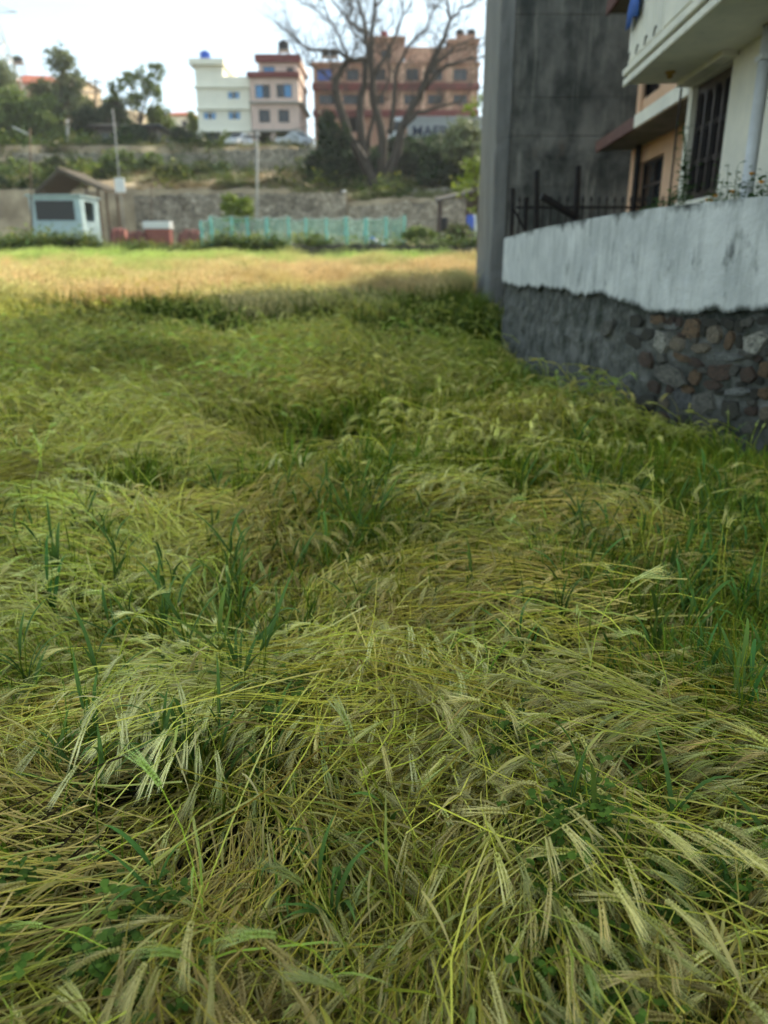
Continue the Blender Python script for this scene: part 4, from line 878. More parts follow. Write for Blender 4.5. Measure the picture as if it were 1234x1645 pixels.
def tree(name, base, lobes, n, size, lm, label, trunk_r, group=None, seed=1, cat='tree', forks=None):
    r_ = random.Random(seed); rt = empty(name, base, 0, label, cat, group); m = MB(); top = max(l[2] for l in lobes); fk = top*(forks or .35)
    lean = Vector((r_.uniform(-.04, .04)*top, 0, fk)); m.tube([(0, 0, -.4), (0, 0, fk*.4), lean], [trunk_r*1.25, trunk_r, trunk_r*.8], 7)
    for l in lobes:
        c = Vector(l[:3]); mid = lean.lerp(c, .5)+Vector((r_.uniform(-.2, .2), r_.uniform(-.2, .2), -.1)); m.tube([lean*.9, mid, c], [trunk_r*.55, trunk_r*.35, trunk_r*.12], 5)
        for _ in range(4):
            e = c+Vector((r_.gauss(0, .5), r_.gauss(0, .5), r_.gauss(0, .5)))*l[3]; m.tube([mid.lerp(c, r_.random()), e], [trunk_r*.14, trunk_r*.05], 4)
    m.build('trunk', M_bark, rt); leaf_cloud(lobes, n, size, r_).build('crown', lm, rt); return rt
def bush(px, pyb, pyt, wpx, Y, lm, label, n=1400, size=.28, seed=1, group=None, dz=.0, lobesn=6, name='bush'):
    b = P(px, pyb, Y); t = PZ(pyt, Y); h = max(.5, t-b.z); w = wpx/1304*Y/2*1.15; n = int(n*1.6); size *= 1.25; r_ = random.Random(seed+px); rt = empty(name, b, 0, label, 'bush', group)
    lobes = [(r_.uniform(-.6, .6)*w, r_.uniform(-.4, .4)*w, h*r_.uniform(.22, .76), w*r_.uniform(.42, .62), w*r_.uniform(.42, .62), h*r_.uniform(.24, .36)) for _ in range(lobesn)]
    m = MB()
    for l in lobes: m.tube([(0, 0, -.3), (l[0]*.5, l[1]*.5, l[2]*.5), l[:3]], [.06, .045, .02], 5)
    m.build('stems', M_bark, rt); leaf_cloud(lobes, n, size, r_).build('foliage', lm, rt); return rt

# ---- far houses
M_cream = mat('cream_paint', (.90, .86, .72), (.82, .79, .66), scale=.6, rough=.8, extra=[((.45, .43, .36), .8, (2, 2, .3), .62, .85)]); M_pink = mat('dusty_pink_paint', (.72, .54, .46), (.62, .46, .39), scale=.6, rough=.85, extra=[((.30, .22, .19), .7, (2, 2, .3), .6, .8)]); M_maroon = mat('maroon_band', (.20, .055, .05), (.16, .05, .045), scale=1, rough=.8)
M_brick = mat('orange_brickwork', (.46, .26, .18), (.35, .19, .13), scale=1.3, rough=.9, extra=[((.58, .39, .29), .5, (1, 1, 1), .5, .7), ((.14, .09, .07), .8, (1, 1, .4), .58, .75)]); M_peach = mat('peach_render', (.68, .44, .31), (.58, .36, .25), scale=.8, rough=.85)
M_fr = mat('brown_window_frame', (.10, .065, .05), rough=.6); M_frw = mat('white_window_frame', (.6, .6, .58), rough=.5); M_cb = mat('blue_curtain', (.10, .27, .50), (.14, .36, .62), scale=3, rough=.8, stretch=(6, 1, .4)); M_cb2 = mat('deep_blue_sheet', (.10, .17, .50), (.13, .22, .58), scale=2, rough=.7)
M_tank = mat('black_tank_plastic', (.012, .012, .014), rough=.45); M_tankb = mat('blue_tank_plastic', (.03, .09, .42), rough=.45); M_slab = mat('weathered_slab', (.34, .32, .28), (.26, .25, .22), scale=1, rough=.9)
M_shut = mat('grey_roller_shutter', (.05, .055, .07), (.07, .075, .09), scale=2, rough=.6)
def tank(px, pyb, pyt, Y, m, label, r=.55, legs=0.0):
    b = P(px, pyb, Y); h = PZ(pyt, Y)-b.z; rt = empty('water_tank', b, 0, label, 'water tank')
    MB().lathe([(r*.96, 0), (r, .06*h), (r*.96, .12*h), (r, .3*h), (r*.96, .36*h), (r, .42*h), (r, .62*h), (r*.96, .68*h), (r, .74*h), (r*.9, .84*h), (r*.35, .97*h), (r*.33, 1.0*h)], 18).build('barrel', m, rt, True)
    MB().lathe([(r*.36, h*.99), (r*.36, h*1.05), (r*.1, h*1.07)], 14).build('lid', m, rt)
    if legs:
        MB().box(-r, r, -r, r, -.12, -.002).build('platform', M_slab, rt)
        for sx in (-1, 1):
            for sy in (-1, 1): MB().tube([(sx*r*.8, sy*r*.8, -legs), (sx*r*.8, sy*r*.8, -.12)], .05, 6).build('leg', M_iron, rt)
    return rt
def hrect(px0, px1, py0, py1, O):                    # photograph rectangle -> (x0, x1, z0, z1) on the front plane of O
    a = P(px0, (py0+py1)/2, O.y); b = P(px1, (py0+py1)/2, O.y); return (a.x-O.x, b.x-O.x, PZ(py1, O.y)-O.z, PZ(py0, O.y)-O.z)
GZH = 11.9
# white house far left of centre
YW = 95.0; o = P(317, 238, YW); O = Vector((P(317, 170, YW).x, YW, GZH)); wh = empty('cream_house', O, 0, 'cream-white three-storey house with flat roof on the hillside', 'house')
W_ = P(402, 170, YW).x-O.x; zg = PZ(210, YW)-O.z; z1 = PZ(174, YW)-O.z; z2 = PZ(139, YW)-O.z; zt = PZ(100, YW)-O.z; DW = 10.0
op1 = [hrect(327, 347, 180, 192, O), hrect(367, 386, 179, 192, O)]; op2 = [hrect(366, 385, 147, 159, O)]
facade(W_, z1-zg, op1, .25, zg).build('front_wall', M_cream, wh); facade(W_, z2-z1-.004, op2, .25, z1+.004).build('front_wall', M_cream, wh)
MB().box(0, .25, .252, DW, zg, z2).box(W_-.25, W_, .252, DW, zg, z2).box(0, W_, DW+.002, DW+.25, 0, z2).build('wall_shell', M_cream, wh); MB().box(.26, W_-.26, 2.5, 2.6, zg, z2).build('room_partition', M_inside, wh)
for op in op1+op2: window(wh, *op, 3, 1, M_frw, M_glass, fw=.07, curtain={0: M_cb, 2: M_cb})
for z in (zg, z1, z2): MB().box(-.18, W_+.12, -.28, DW, z-.14, z-.003 if z != z2 else z+.05).build('floor_band', M_cream, wh)
tb = P(358, 120, YW).x-O.x
MB().box(0, tb, .05, DW, z2+.052, zt-.3).build('roof_room', M_cream, wh); MB().box(-.5, tb+.25, -.5, DW+.3, zt-.298, zt+.28).build('roof_slab', M_cream, wh)
MB().box(tb+.01, W_+.05, -.1, .1, z2+.052, z2+.95).build('parapet', M_cream, wh); MB().box(W_-.1, W_+.1, .102, DW, z2+.052, z2+.95).build('parapet', M_cream, wh)
for px in (320, 359, 398): a = P(px, 225, YW).x-O.x; MB().box(a-.32, a+.32, .0, .5, 0, zg-.142).build('pillar', M_cream, wh)
sd = hrect(329, 355, 212, 240, O); sh_ = MB().box(sd[0], sd[1], .3, .4, .0, zg-.15).build('garage_shutter', M_shut, wh)
for k in range(9): MB().box(sd[0]+.02, sd[1]-.02, .27, .299, .1+k*.28, .28+k*.28).build('slat', M_shut, sh_)
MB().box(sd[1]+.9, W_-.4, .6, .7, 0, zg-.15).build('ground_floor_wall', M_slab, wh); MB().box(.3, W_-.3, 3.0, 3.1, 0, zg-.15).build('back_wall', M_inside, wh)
tank(330, 94.5, 82, 97, M_tankb, 'blue water tank on the cream house roof', .6)
# pink house
YP = 94.0; O = Vector((P(403, 165, YP).x, YP, GZH)); ph = empty('pink_house', O, 0, 'dusty pink house with maroon bands and blue curtains beside the cream house', 'house')
W_ = P(480, 165, YP).x-O.x; zg = PZ(209, YP)-O.z; z1 = PZ(164, YP)-O.z; z2 = PZ(125, YP)-O.z; z2b = PZ(116, YP)-O.z; z3 = PZ(98, YP)-O.z; zt = PZ(87, YP)-O.z; DP = 9.5
op1 = [hrect(416, 434, 176, 197, O), hrect(447, 465, 176, 197, O)]; op2 = [hrect(410, 434, 136, 158, O), hrect(444, 469, 135, 157, O)]; op3 = [hrect(421, 440, 104, 115, O), hrect(459, 471, 105, 114, O)]
facade(W_, z1-zg, op1, .25, zg).build('front_wall', M_pink, ph); facade(W_, z2-z1-.004, op2, .25, z1+.004).build('front_wall', M_pink, ph)
xt0 = P(413, 105, YP).x-O.x; xt1 = P(478, 105, YP).x-O.x
t_ = facade(xt1-xt0, z3-z2b, op3, .25, z2b+.004, xt0).build('roof_room_wall', M_pink, ph, loc=(0, .8, 0))
for op in op1: window(ph, *op, 2, 1, M_fr, M_glass, fw=.08)
window(ph, *op2[0], 2, 1, M_fr, M_glass, fw=.08, curtain={0: M_cb}); window(ph, *op2[1], 2, 1, M_fr, M_glass, fw=.08, curtain={1: M_cb}); window(ph, *op3[0], 2, 1, M_fr, M_cb, y=.9, fw=.07); window(ph, *op3[1], 1, 1, M_fr, M_glass, y=.9, fw=.07)
# side wall facing right with its own openings
sw = facade(DP, z2-zg, [(1.2, 2.4, zg+.9, zg+2.2), (4.0, 5.2, zg+.4, zg+2.4), (1.2, 2.4, z1+.9, z1+2.2), (4.0, 5.4, z1+.4, z1+2.3)], .25, zg); so = sw.build('side_wall', M_pink, ph, loc=(W_+.002, .25, 0), rot=(0, 0, math.pi/2))
for q in [(1.2, 2.4, zg+.9, zg+2.2), (4.0, 5.2, zg+.4, zg+2.4), (1.2, 2.4, z1+.9, z1+2.2), (4.0, 5.4, z1+.4, z1+2.3)]:
    w_ = window(ph, *q, 2, 1, M_fr, M_glass, fw=.07); w_.location = (W_, .25, 0); w_.rotation_euler = (0, 0, math.pi/2)
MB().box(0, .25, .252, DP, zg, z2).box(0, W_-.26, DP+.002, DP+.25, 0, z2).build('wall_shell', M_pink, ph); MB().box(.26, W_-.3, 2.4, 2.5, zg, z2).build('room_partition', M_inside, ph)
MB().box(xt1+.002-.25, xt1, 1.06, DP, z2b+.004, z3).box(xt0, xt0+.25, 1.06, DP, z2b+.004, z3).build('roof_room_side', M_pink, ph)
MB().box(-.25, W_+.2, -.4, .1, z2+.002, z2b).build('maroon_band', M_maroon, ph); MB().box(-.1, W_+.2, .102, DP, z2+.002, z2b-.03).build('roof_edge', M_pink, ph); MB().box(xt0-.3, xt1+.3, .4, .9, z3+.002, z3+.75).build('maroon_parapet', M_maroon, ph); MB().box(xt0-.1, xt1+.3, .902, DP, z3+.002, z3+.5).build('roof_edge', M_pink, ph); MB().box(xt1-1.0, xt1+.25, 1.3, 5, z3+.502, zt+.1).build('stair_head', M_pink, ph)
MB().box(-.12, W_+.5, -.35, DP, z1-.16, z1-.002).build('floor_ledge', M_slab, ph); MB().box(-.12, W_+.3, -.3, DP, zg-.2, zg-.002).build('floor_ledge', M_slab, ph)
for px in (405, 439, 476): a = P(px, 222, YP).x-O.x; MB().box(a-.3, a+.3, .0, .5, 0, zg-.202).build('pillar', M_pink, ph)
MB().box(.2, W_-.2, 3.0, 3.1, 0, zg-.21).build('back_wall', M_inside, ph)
st = MB(); tank(456, 81, 65, 95.5, M_tank, 'black water tank on a stand above the pink house', .6, 1.3)
# long brick building
YB = 104.0; O = Vector((P(504, 150, YB).x, YB, GZH)); bb = empty('brick_building', O, 0, 'long orange brick apartment building behind the bare tree', 'building')
W_ = P(768, 150, YB).x-O.x; zg = PZ(183, YB)-O.z; z1 = PZ(140, YB)-O.z; z2 = PZ(104, YB)-O.z; z3 = PZ(64, YB)-O.z; DB = 10
r1 = [hrect(a, b, 110, 130, O) for a, b in [(509, 533), (603, 620), (652, 673), (694, 711), (728, 751)]]; r1.insert(1, hrect(556, 577, 111, 130, O))
r2 = [hrect(a, b, 152, 168, O) for a, b in [(512, 537), (551, 582), (603, 618), (649, 668), (687, 711), (728, 751)]]; r0 = [hrect(a, b, 186, 212, O) for a, b in [(508, 534), (552, 575)]]
facade(W_, z2-z1-.004, r1, .3, z1+.004).build('front_wall', M_brick, bb); facade(W_, z1-zg-.004, r2, .3, zg+.004).build('front_wall', M_brick, bb); facade(W_, zg, r0, .3, 0).build('front_wall', M_brick, bb)
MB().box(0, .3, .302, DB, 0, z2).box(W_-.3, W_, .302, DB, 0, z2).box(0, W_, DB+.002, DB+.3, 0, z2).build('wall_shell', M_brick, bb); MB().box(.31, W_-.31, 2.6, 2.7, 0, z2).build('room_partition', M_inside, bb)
for k, op in enumerate(r1): window(bb, *op, 2, 1, M_fr, M_cb2 if k == 0 else M_glass, fw=.1)
for op in r2: window(bb, *op, 2, 1, M_fr, M_glass, fw=.1)
for z in (zg, z1): MB().box(-.15, W_+.15, -.5, -.002, z-.35, z+.35).build('maroon_band', M_maroon, bb)
MB().box(-.2, W_+.2, -.4, DB+.4, z2+.002, z2+.25).build('cornice', M_brick, bb)
for px in (546, 590, 596, 630, 646, 680, 720, 724, 760): a = P(px, 135, YB).x-O.x; MB().box(a-.22, a+.22, -.12, -.002, z1+.352, z2-.002).build('pilaster', M_peach, bb); MB().box(a-.22, a+.22, -.12, -.002, zg+.352, z1-.352).build('pilaster', M_peach, bb)
q = hrect(594, 649, 64, 104, O); wq = hrect(613, 629, 80, 94, O)
facade(q[1]-q[0], z3-z2-.26, [wq], .3, z2+.254, q[0]).build('roof_room_wall', M_brick, bb); MB().box(q[0]-.2, q[1]+.2, -.25, 7, z3+.002, z3+.35).build('roof_slab', M_brick, bb); MB().box(q[0], q[0]+.3, .302, 7, z2+.254, z3).box(q[1]-.3, q[1], .302, 7, z2+.254, z3).box(q[0], q[1], 3, 3.2, z2+.254, z3).build('roof_room_side', M_brick, bb); window(bb, *wq, 2, 1, M_fr, M_glass, fw=.09)
q = hrect(721, 768, 67, 104, O); MB().box(q[0], q[1], .1, 7, z2+.254, z3-.25).build('roof_room_wall', M_brick, bb); MB().box(q[0]-.2, q[1]+.2, -.2, 7.2, z3-.248, z3+.1).build('roof_slab', M_brick, bb); MB().box(q[0]+1.0, q[1]-.3, 1, 4, z3+.102, z3+.8).build('tank_plinth', M_brick, bb)
qa = hrect(651, 718, 70, 104, O); nbal = 15
MB().box(qa[0], qa[1], 1.0, 1.2, z2+.254, z2+.6).build('balustrade_base', M_brick, bb); MB().box(qa[0], qa[1], 1.0, 1.25, z3-.9, z3-.7).build('balustrade_rail', M_peach, bb)
for k in range(nbal): x = qa[0]+.2+(qa[1]-qa[0]-.4)*k/(nbal-1); MB().box(x-.09, x+.09, 1.02, 1.2, z2+.602, z3-.902).build('baluster', M_peach, bb)
MB().box(qa[0], qa[1], 3.0, 3.3, z2+.254, z3-.1).build('roof_back_wall', M_brick, bb)
tank(739, 58, 47.5, 106, M_tank, 'left of two black tanks on the brick building right corner', .55); tank(757, 58, 47.5, 106, M_tank, 'right of two black tanks on the brick building right corner', .55)
tank(523, 91, 78, 106, M_tank, 'left of two black tanks on a stand over the blue-curtained window', .5, 1.3); tank(537, 91, 78, 106, M_tank, 'right of two black tanks on a stand over the blue-curtained window', .5, 1.3)
M_redc = mat('red_cloth', (.45, .05, .08), rough=.9); fl = MB().hexa([(0,0,0),(.9,.05,-.1),(.9,.09,-.1),(0,.04,0)], [(.05,0,.7),(.85,.06,.75),(.85,.1,.75),(.05,.04,.7)]).build('flag', M_redc); fl.location = P(611, 61, 104.5); tag(fl, 'small red cloth flying above the brick building roof room', 'flag')

# ---- container lorry
YC = 91.0; O = Vector((P(655, 215, YC).x, YC, PZ(236, YC))); lr = empty('container_lorry', O, 0, 'lorry carrying a pale grey shipping container behind the bare tree', 'lorry'); M_cont = mat('pale_grey_container', (.40, .42, .42), (.34, .36, .36), scale=1, rough=.5); M_navy = mat('navy_lettering', (.02, .035, .075), rough=.5); M_cab = mat('white_cab_paint', (.62, .66, .68), rough=.35)
CL = 9.6; zb0, zt0 = .75, PZ(187, YC)-O.z
ct = MB().box(0, CL, .03, 2.4, zb0, zt0).build('container', M_cont, lr)
MB().box(-.02, CL+.02, -.04, .028, zb0-.02, zb0+.14).build('bottom_rail', M_cont, ct); MB().box(-.02, CL+.02, -.04, .028, zt0-.12, zt0+.02).build('top_rail', M_cont, ct)
for k in range(32): MB().box(.1+k*.296, .1+k*.296+.16, -.005, .028, zb0+.142, zt0-.122).build('side_rib', M_cont, ct)
tcv = bpy.data.curves.new('lettering', 'FONT'); tcv.body = 'MAERSK'; tcv.size = 1.0; tcv.extrude = .006; tcv.offset = .022; tcv.materials.append(M_navy)
tmp_ = bpy.data.objects.new('lettering', tcv); C.objects.link(tmp_); bpy.context.view_layer.update()
tme = bpy.data.meshes.new_from_object(tmp_.evaluated_get(bpy.context.evaluated_depsgraph_get())); bpy.data.objects.remove(tmp_); to = link('lettering', tme, lr)
hx = hrect(662, 754, 202, 219, O); to.location = (hx[0], -.016, hx[2]); to.rotation_euler = (math.pi/2, 0, 0); to.scale = ((hx[1]-hx[0])/4.05, (hx[3]-hx[2])/.71, 1)
cb = MB().hexa([(-2.1, .1, .5), (-.3, .1, .5), (-.3, 2.3, .5), (-2.1, 2.3, .5)], [(-1.85, .2, 2.9), (-.3, .2, 2.95), (-.3, 2.2, 2.95), (-1.85, 2.2, 2.9)]).build('cab', M_cab, lr, bevel=.08); MB().box(-1.75, -.8, .08, .12, 1.6, 2.5).build('cab_window', M_glass, cb)
MB().box(-1.9, CL, .3, 2.1, .45, .72).build('chassis', M_iron, lr)
wl_ = MB(); wl_.lathe([(.2, 0), (.48, 0), (.5, .06), (.5, .24), (.48, .3), (.2, .3)], 18); wm = wl_.mesh('wheel', M_tank)
for x in (-1.2, 1.2, 6.8, 8.1): link('wheel', wm, lr, None, (x, .12, .48), (-math.pi/2, 0, 0)); link('wheel', wm, lr, None, (x, 1.95, .48), (-math.pi/2, 0, 0))

# ---- cars
def car(loc, rz, paint, label, L=3.8, Wd=1.62, Hc=1.48):
    rt = empty('parked_car', loc, rz, label, 'car')
    prof = [(-L/2, .38), (-L/2+.03, .72), (-L/2+.12, .84), (-.95, .92), (-.35, Hc-.05), (.1, Hc), (.95, Hc-.05), (1.55, .98), (L/2-.05, .88), (L/2, .5), (L/2-.05, .3), (-L/2+.1, .28)]
    def sect(f, inset): return [(x, f*(Wd/2-(inset if z > .95 else 0)), z) for x, z in prof]
    n = len(prof); m = MB(); a = sect(-1, .18); b = sect(1, .18); m.add(a+b, [(i, (i+1) % n, n+(i+1) % n, n+i) for i in range(n)]+[tuple(reversed(range(n))), tuple(range(n, 2*n))])
    body = m.build('body', paint, rt, bevel=.05)
    for s_ in (-1, 1):
        y = s_*(Wd/2-.165); g = [(-.72, .98), (-.33, Hc-.12), (.1, Hc-.08), (.12, .98)]; g2 = [(.18, .98), (.16, Hc-.08), (.85, Hc-.13), (1.3, 1.0)]
        for gg in (g, g2):
            mm = MB(); o_ = .004*s_; yy = lambda z: s_*(Wd/2-.18*min(1, max(0, (z-.9)/.12)))+.012*s_; mm.add([(x, yy(z), z) for x, z in gg]+[(x, yy(z)-.02*s_, z) for x, z in gg], [(0,1,2,3),(7,6,5,4),(0,4,5,1),(1,5,6,2),(2,6,7,3),(3,7,4,0)]); mm.build('side_window', M_glass, rt)
        MB().box(.02, .16, s_*(Wd/2)-.01+(0 if s_ > 0 else -.01), s_*(Wd/2)+.02, .82, .86).build('door_handle', M_iron, rt)
        MB().lathe([(.0, 0), (.11, 0), (.12, .05), (.0, .07)], 10).build('headlight', M_pipe, rt, loc=(-L/2+.03, s_*.58, .68), rot=(0, -math.pi/2, 0)); MB().box(L/2-.06, L/2+.012, s_*.62-.1, s_*.62+.1, .7, .85).build('tail_light', M_redc, rt)
        for x in (-1.18, 1.18):
            w_ = MB().lathe([(.18, -.09), (.29, -.09), (.3, -.05), (.3, .05), (.29, .09), (.18, .09)], 18).build('wheel', M_tank, rt, loc=(x, s_*(Wd/2-.07), .3), rot=(math.pi/2, 0, 0)); MB().lathe([(.0, -.08), (.17, -.095), (.17, .095), (.0, .08)], 12).build('rim', M_silver, w_)
    MB().hexa([(-.90, -.55, .96), (-.90, .55, .96), (-.86, .55, .945), (-.86, -.55, .945)], [(-.42, -.52, Hc-.07), (-.42, .52, Hc-.07), (-.38, .52, Hc-.09), (-.38, -.52, Hc-.09)]).build('windscreen', M_glass, rt, loc=(-.015, 0, .015))
    return rt
M_silver = mat('silver_paint', (.42, .44, .46), rough=.3, metal=.5); M_carw = mat('white_car_paint', (.70, .72, .74), rough=.3)
z_ = PZ(235, 87.0); car((P(474, 225, 87).x, 87.0, max(z_-.15, gz(P(474, 225, 87).x, 87.0))), 0, M_silver, 'silver car parked side-on in front of the pink house'); car((P(384, 232, 88).x, 88.5, gz(P(384, 232, 88).x, 88.5)), math.radians(70), M_carw, 'white car parked nose-out below the cream house', 3.6, 1.6, 1.5)

# ---- the big bare tree
TB = P(612, 306, 80.0); bt_ = empty('bare_tree', TB, 0, 'tall leafless many-stemmed tree in front of the brick building', 'tree'); rt_ = random.Random(8)
stems = [([(610,305),(584,259),(559,219),(543,162),(539,134),(548,112),(561,97)], .62, .20), ([(612,305),(602,284),(580,227),(580,170),(586,120),(592,81),(584,32),(576,0),(566,-60)], .60, .07), ([(614,305),(612,292),(614,227),(600,162),(596,101),(598,61),(604,0),(612,-70)], .62, .08),
         ([(616,305),(620,296),(636,243),(648,203),(673,154),(689,117),(709,73),(723,32),(717,0),(712,-50)], .66, .06), ([(723,32),(740,16),(758,4),(775,-20)], .12, .05), ([(648,203),(673,182),(705,172),(738,162),(752,150)], .24, .05), ([(681,142),(700,120),(717,105),(758,95),(778,91)], .26, .05),
         ([(689,117),(712,92),(730,77),(752,65)], .20, .05), ([(588,95),(563,97),(543,83),(494,77),(470,61),(442,36)], .24, .04), ([(592,53),(559,32),(539,8),(520,-30)], .15, .04), ([(625,215),(632,182),(636,122),(652,77),(685,45),(700,10)], .28, .05), ([(600,120),(620,90),(640,50),(648,10),(640,-40)], .18, .05),
         ([(561,97),(545,60),(528,30),(515,-10)], .14, .04), ([(561,97),(575,70),(560,40)], .10, .04), ([(539,134),(520,118),(505,108),(488,104)], .13, .04), ([(604,10),(625,-15),(640,-40)], .1, .04), ([(586,70),(566,52),(556,20),(548,-20)], .11, .04), ([(590,240),(602,180),(626,120),(622,70)], .22, .06)]
tm = MB(); tw = MB()
def twig(p, d, L, r, lvl):
    n = 4; ps = [p]; dd = d.copy()
    for i in range(n): dd = (dd+Vector((rt_.gauss(0, .22), rt_.gauss(0, .22), rt_.gauss(.05, .18)))).normalized(); ps.append(ps[-1]+dd*(L/n))
    tw.tube(ps, [r*(1-.8*i/n) for i in range(n+1)], 4, cap=False)
    if lvl > 0:
        for i in range(1, n+1):
            for _ in range(rt_.choice([1, 1, 2])): twig(ps[i], (dd+Vector((rt_.gauss(0, .7), rt_.gauss(0, .7), rt_.gauss(.1, .5)))).normalized(), L*rt_.uniform(.4, .7), r*.5, lvl-1)
for pl, r0, r1_ in stems:
    yb = rt_.uniform(-1.2, 1.2); ps = []
    for i, (a, b) in enumerate(pl): ps.append(P(a, b, 80.0+(yb*i*.5 if pl[0][1] > 250 else yb))-TB)
    if pl[0][1] > 290: ps[0] = Vector((ps[0].x, 0, -.6))
    den = []
    for i in range(len(ps)-1):
        for k in range(3): f = k/3; den.append(ps[i].lerp(ps[i+1], f)+(Vector((rt_.gauss(0, .07), rt_.gauss(0, .07), rt_.gauss(0, .05))) if (i+k) else Vector()))
    den.append(ps[-1]); n = len(den); tm.tube(den, [(r0+(r1_-r0)*(i/(n-1))**.7)*(1.05 if r0 > .3 else 1.15) for i in range(n)], 8)
    for i in range(3, n):
        if den[i].z > 6.5 and rt_.random() < .95:
            d = (den[i]-den[i-1]).normalized(); twig(den[i], (d+Vector((rt_.gauss(0, .8), rt_.gauss(0, .8), rt_.gauss(.15, .4)))).normalized(), rt_.uniform(1.6, 3.6), .05, 2)
tm.build('trunk', M_bark, bt_, True); tw.build('crown', M_bark, bt_)

# ---- hedges and bushes right of centre
bush(541, 302, 188, 44, 78.5, M_leafB, 'dark conical evergreen bush left of the bare tree trunk', 3600, .34, 1, lobesn=11)
bush(575, 303, 236, 60, 83.5, M_leafB, 'dark shrub right behind the foot of the bare tree', 2600, .34, 2, lobesn=8)
bush(672, 300, 226, 70, 82.5, M_leafB, 'dark hedge bush below the lettered container, nearest the bare tree', 3800, .34, 3, lobesn=11)
bush(722, 302, 228, 70, 79.0, M_leafB, 'dark hedge bush under the pale flowering shrub', 3600, .34, 4, lobesn=10)
bush(772, 304, 226, 60, 78.5, M_leafB, 'dark hedge bush half hidden behind the grey building', 2600, .34, 6, lobesn=8)
bush(627, 306, 240, 60, 81.5, M_leafB, 'dark shrub behind the bare tree stems on the right', 2600, .34, 5, lobesn=8)
bush(743, 268, 188, 78, 76.5, M_leafC, 'pale grey-green flowering shrub covering the end of the container', 3400, .30, 7, lobesn=10)
bush(381, 360, 303, 44, 64.5, M_leafD, 'round yellow-topped bush behind the green net by the pole', 2000, .22, 8, lobesn=9)
bush(672, 394, 362, 46, 55.5, M_leafA, 'mid-green bush right of the green net enclosure', 1500, .2, 9)
bush(728, 394, 358, 46, 56.5, M_leafE, 'olive bush in front of the shed near the grey building', 1500, .2, 10)
bush(520, 235, 214, 16, 85.0, M_leafA, 'small light-green shrub at the end of the upper wall', 500, .25, 11)
for k_, (px, pb, pt, w_, Y_) in enumerate([(520,300,240,40,80.5),(590,300,250,50,83),(690,300,232,60,81),(745,302,240,60,80.2),(700,304,264,54,77.2),(610,302,238,60,84),(650,262,222,70,86),(700,262,222,70,87),(750,258,216,70,87)]):
    bush(px, pb, pt, w_, Y_, M_leafB, ['dark ivy mound at the end of the upper grey wall','dark shrub between the two left stems of the bare tree','dark hedge clump behind the middle of the hedge row','tall dark hedge clump left of the grey building','low dark clump at the front of the hedge row','dark shrub seen through the bare tree fork','dark hedge top under the first container letters','dark hedge top under the middle of the container','dark hedge top behind the pale shrub'][k_], 2200, .34, 70+k_, lobesn=8)
# tree reaching out past the grey building
lt = P(768, 392, 45.0); tb_ = [(-.35, 0, PZ(292, 45)-lt.z, 1.0, .8, .95), (-.1, 0, PZ(262, 45)-lt.z, .8, .7, .7), (.25, 0, PZ(165, 45)-lt.z, .95, .8, .8), (.5, 0, PZ(215, 45)-lt.z, .7, .6, .9), (.0, .2, PZ(335, 45)-lt.z, .6, .5, .5), (-.5, 0, PZ(178, 45)-lt.z, .6, .5, .4)]
tree('leafy_tree', lt, tb_, 1500, .2, M_leafD, 'slim yellow-green tree leaning out beside the grey building', .09, seed=4, forks=.3)

# ---- shed, barrel, white post
M_rooft = mat('dark_sheet_roof', (.03, .03, .028), (.05, .048, .042), scale=3, rough=.8); sb_ = P(733, 372, 62.0); shd = empty('open_shed', Vector((sb_.x, 62.0, gz(sb_.x, 62.0))), 0, 'open shed with dark slanting sheet roof by the grey building', 'shed'); so_ = Vector(shd.location)
a0, a1, a2 = P(702, 323, 62)-so_, P(760, 303, 62)-so_, None
MB().hexa([(a0.x, -.4, a0.z-.1), (a1.x+1, -.4, a1.z-.1), (a1.x+1, 2.6, a1.z+.25), (a0.x, 2.6, a0.z+.25)], [(a0.x, -.4, a0.z+.05), (a1.x+1, -.4, a1.z+.05), (a1.x+1, 2.6, a1.z+.4), (a0.x, 2.6, a0.z+.4)]).build('roof', M_rooft, shd)
for x, f in ((a0.x+.3, .08), (a1.x-.2, .9)):
    for y in (-.1, 2.3): MB().tube([(x, y, -.3), (x, y, a0.z+(a1.z-a0.z)*f-.02)], .08, 6).build('post', M_wood, shd)
MB().box(a1.x-.3, a1.x+1.2, 1.8, 2.0, -.2, a1.z-.2).build('board_wall', M_wood, shd)
def barrel(px, pyb, pyt, Y, m, label, r):
    b = P(px, pyb, Y); b.z = max(b.z, gz(b.x, Y)); h = max(.6, PZ(pyt, Y)-b.z); rt = empty('barrel', b, 0, label, 'barrel'); MB().lathe([(r*.95, 0), (r, .05), (r, .3*h), (r*1.04, .33*h), (r, .36*h), (r, .63*h), (r*1.04, .66*h), (r, .7*h), (r, h-.04), (r*.95, h)], 16).build('drum', m, rt, True); MB().lathe([(.05, h), (.05, h+.03), (.02, h+.03)], 8).build('bung', m, rt, loc=(r*.5, 0, 0))
barrel(755, 370, 346, 59.5, M_tankb, 'blue barrel under the open shed beside the grey building', .28); barrel(713, 372, 350, 60.0, M_tank, 'black barrel left of the blue one near the shed', .26)
def post(name, px, pyb, pyt, Y, r, m, label, cat='pole', px2=None, to_ground=True):
    b = P(px, pyb, Y)
    if to_ground: b.z = gz(b.x, Y)
    t = P(px2 if px2 is not None else px, pyt, Y); rt = empty(name, b, 0, label, cat); h = t-b; MB().tube([(0, 0, -.3), h*.5, h], [r, r*.88, r*.75], 8).build('shaft', m, rt, True); return rt, h
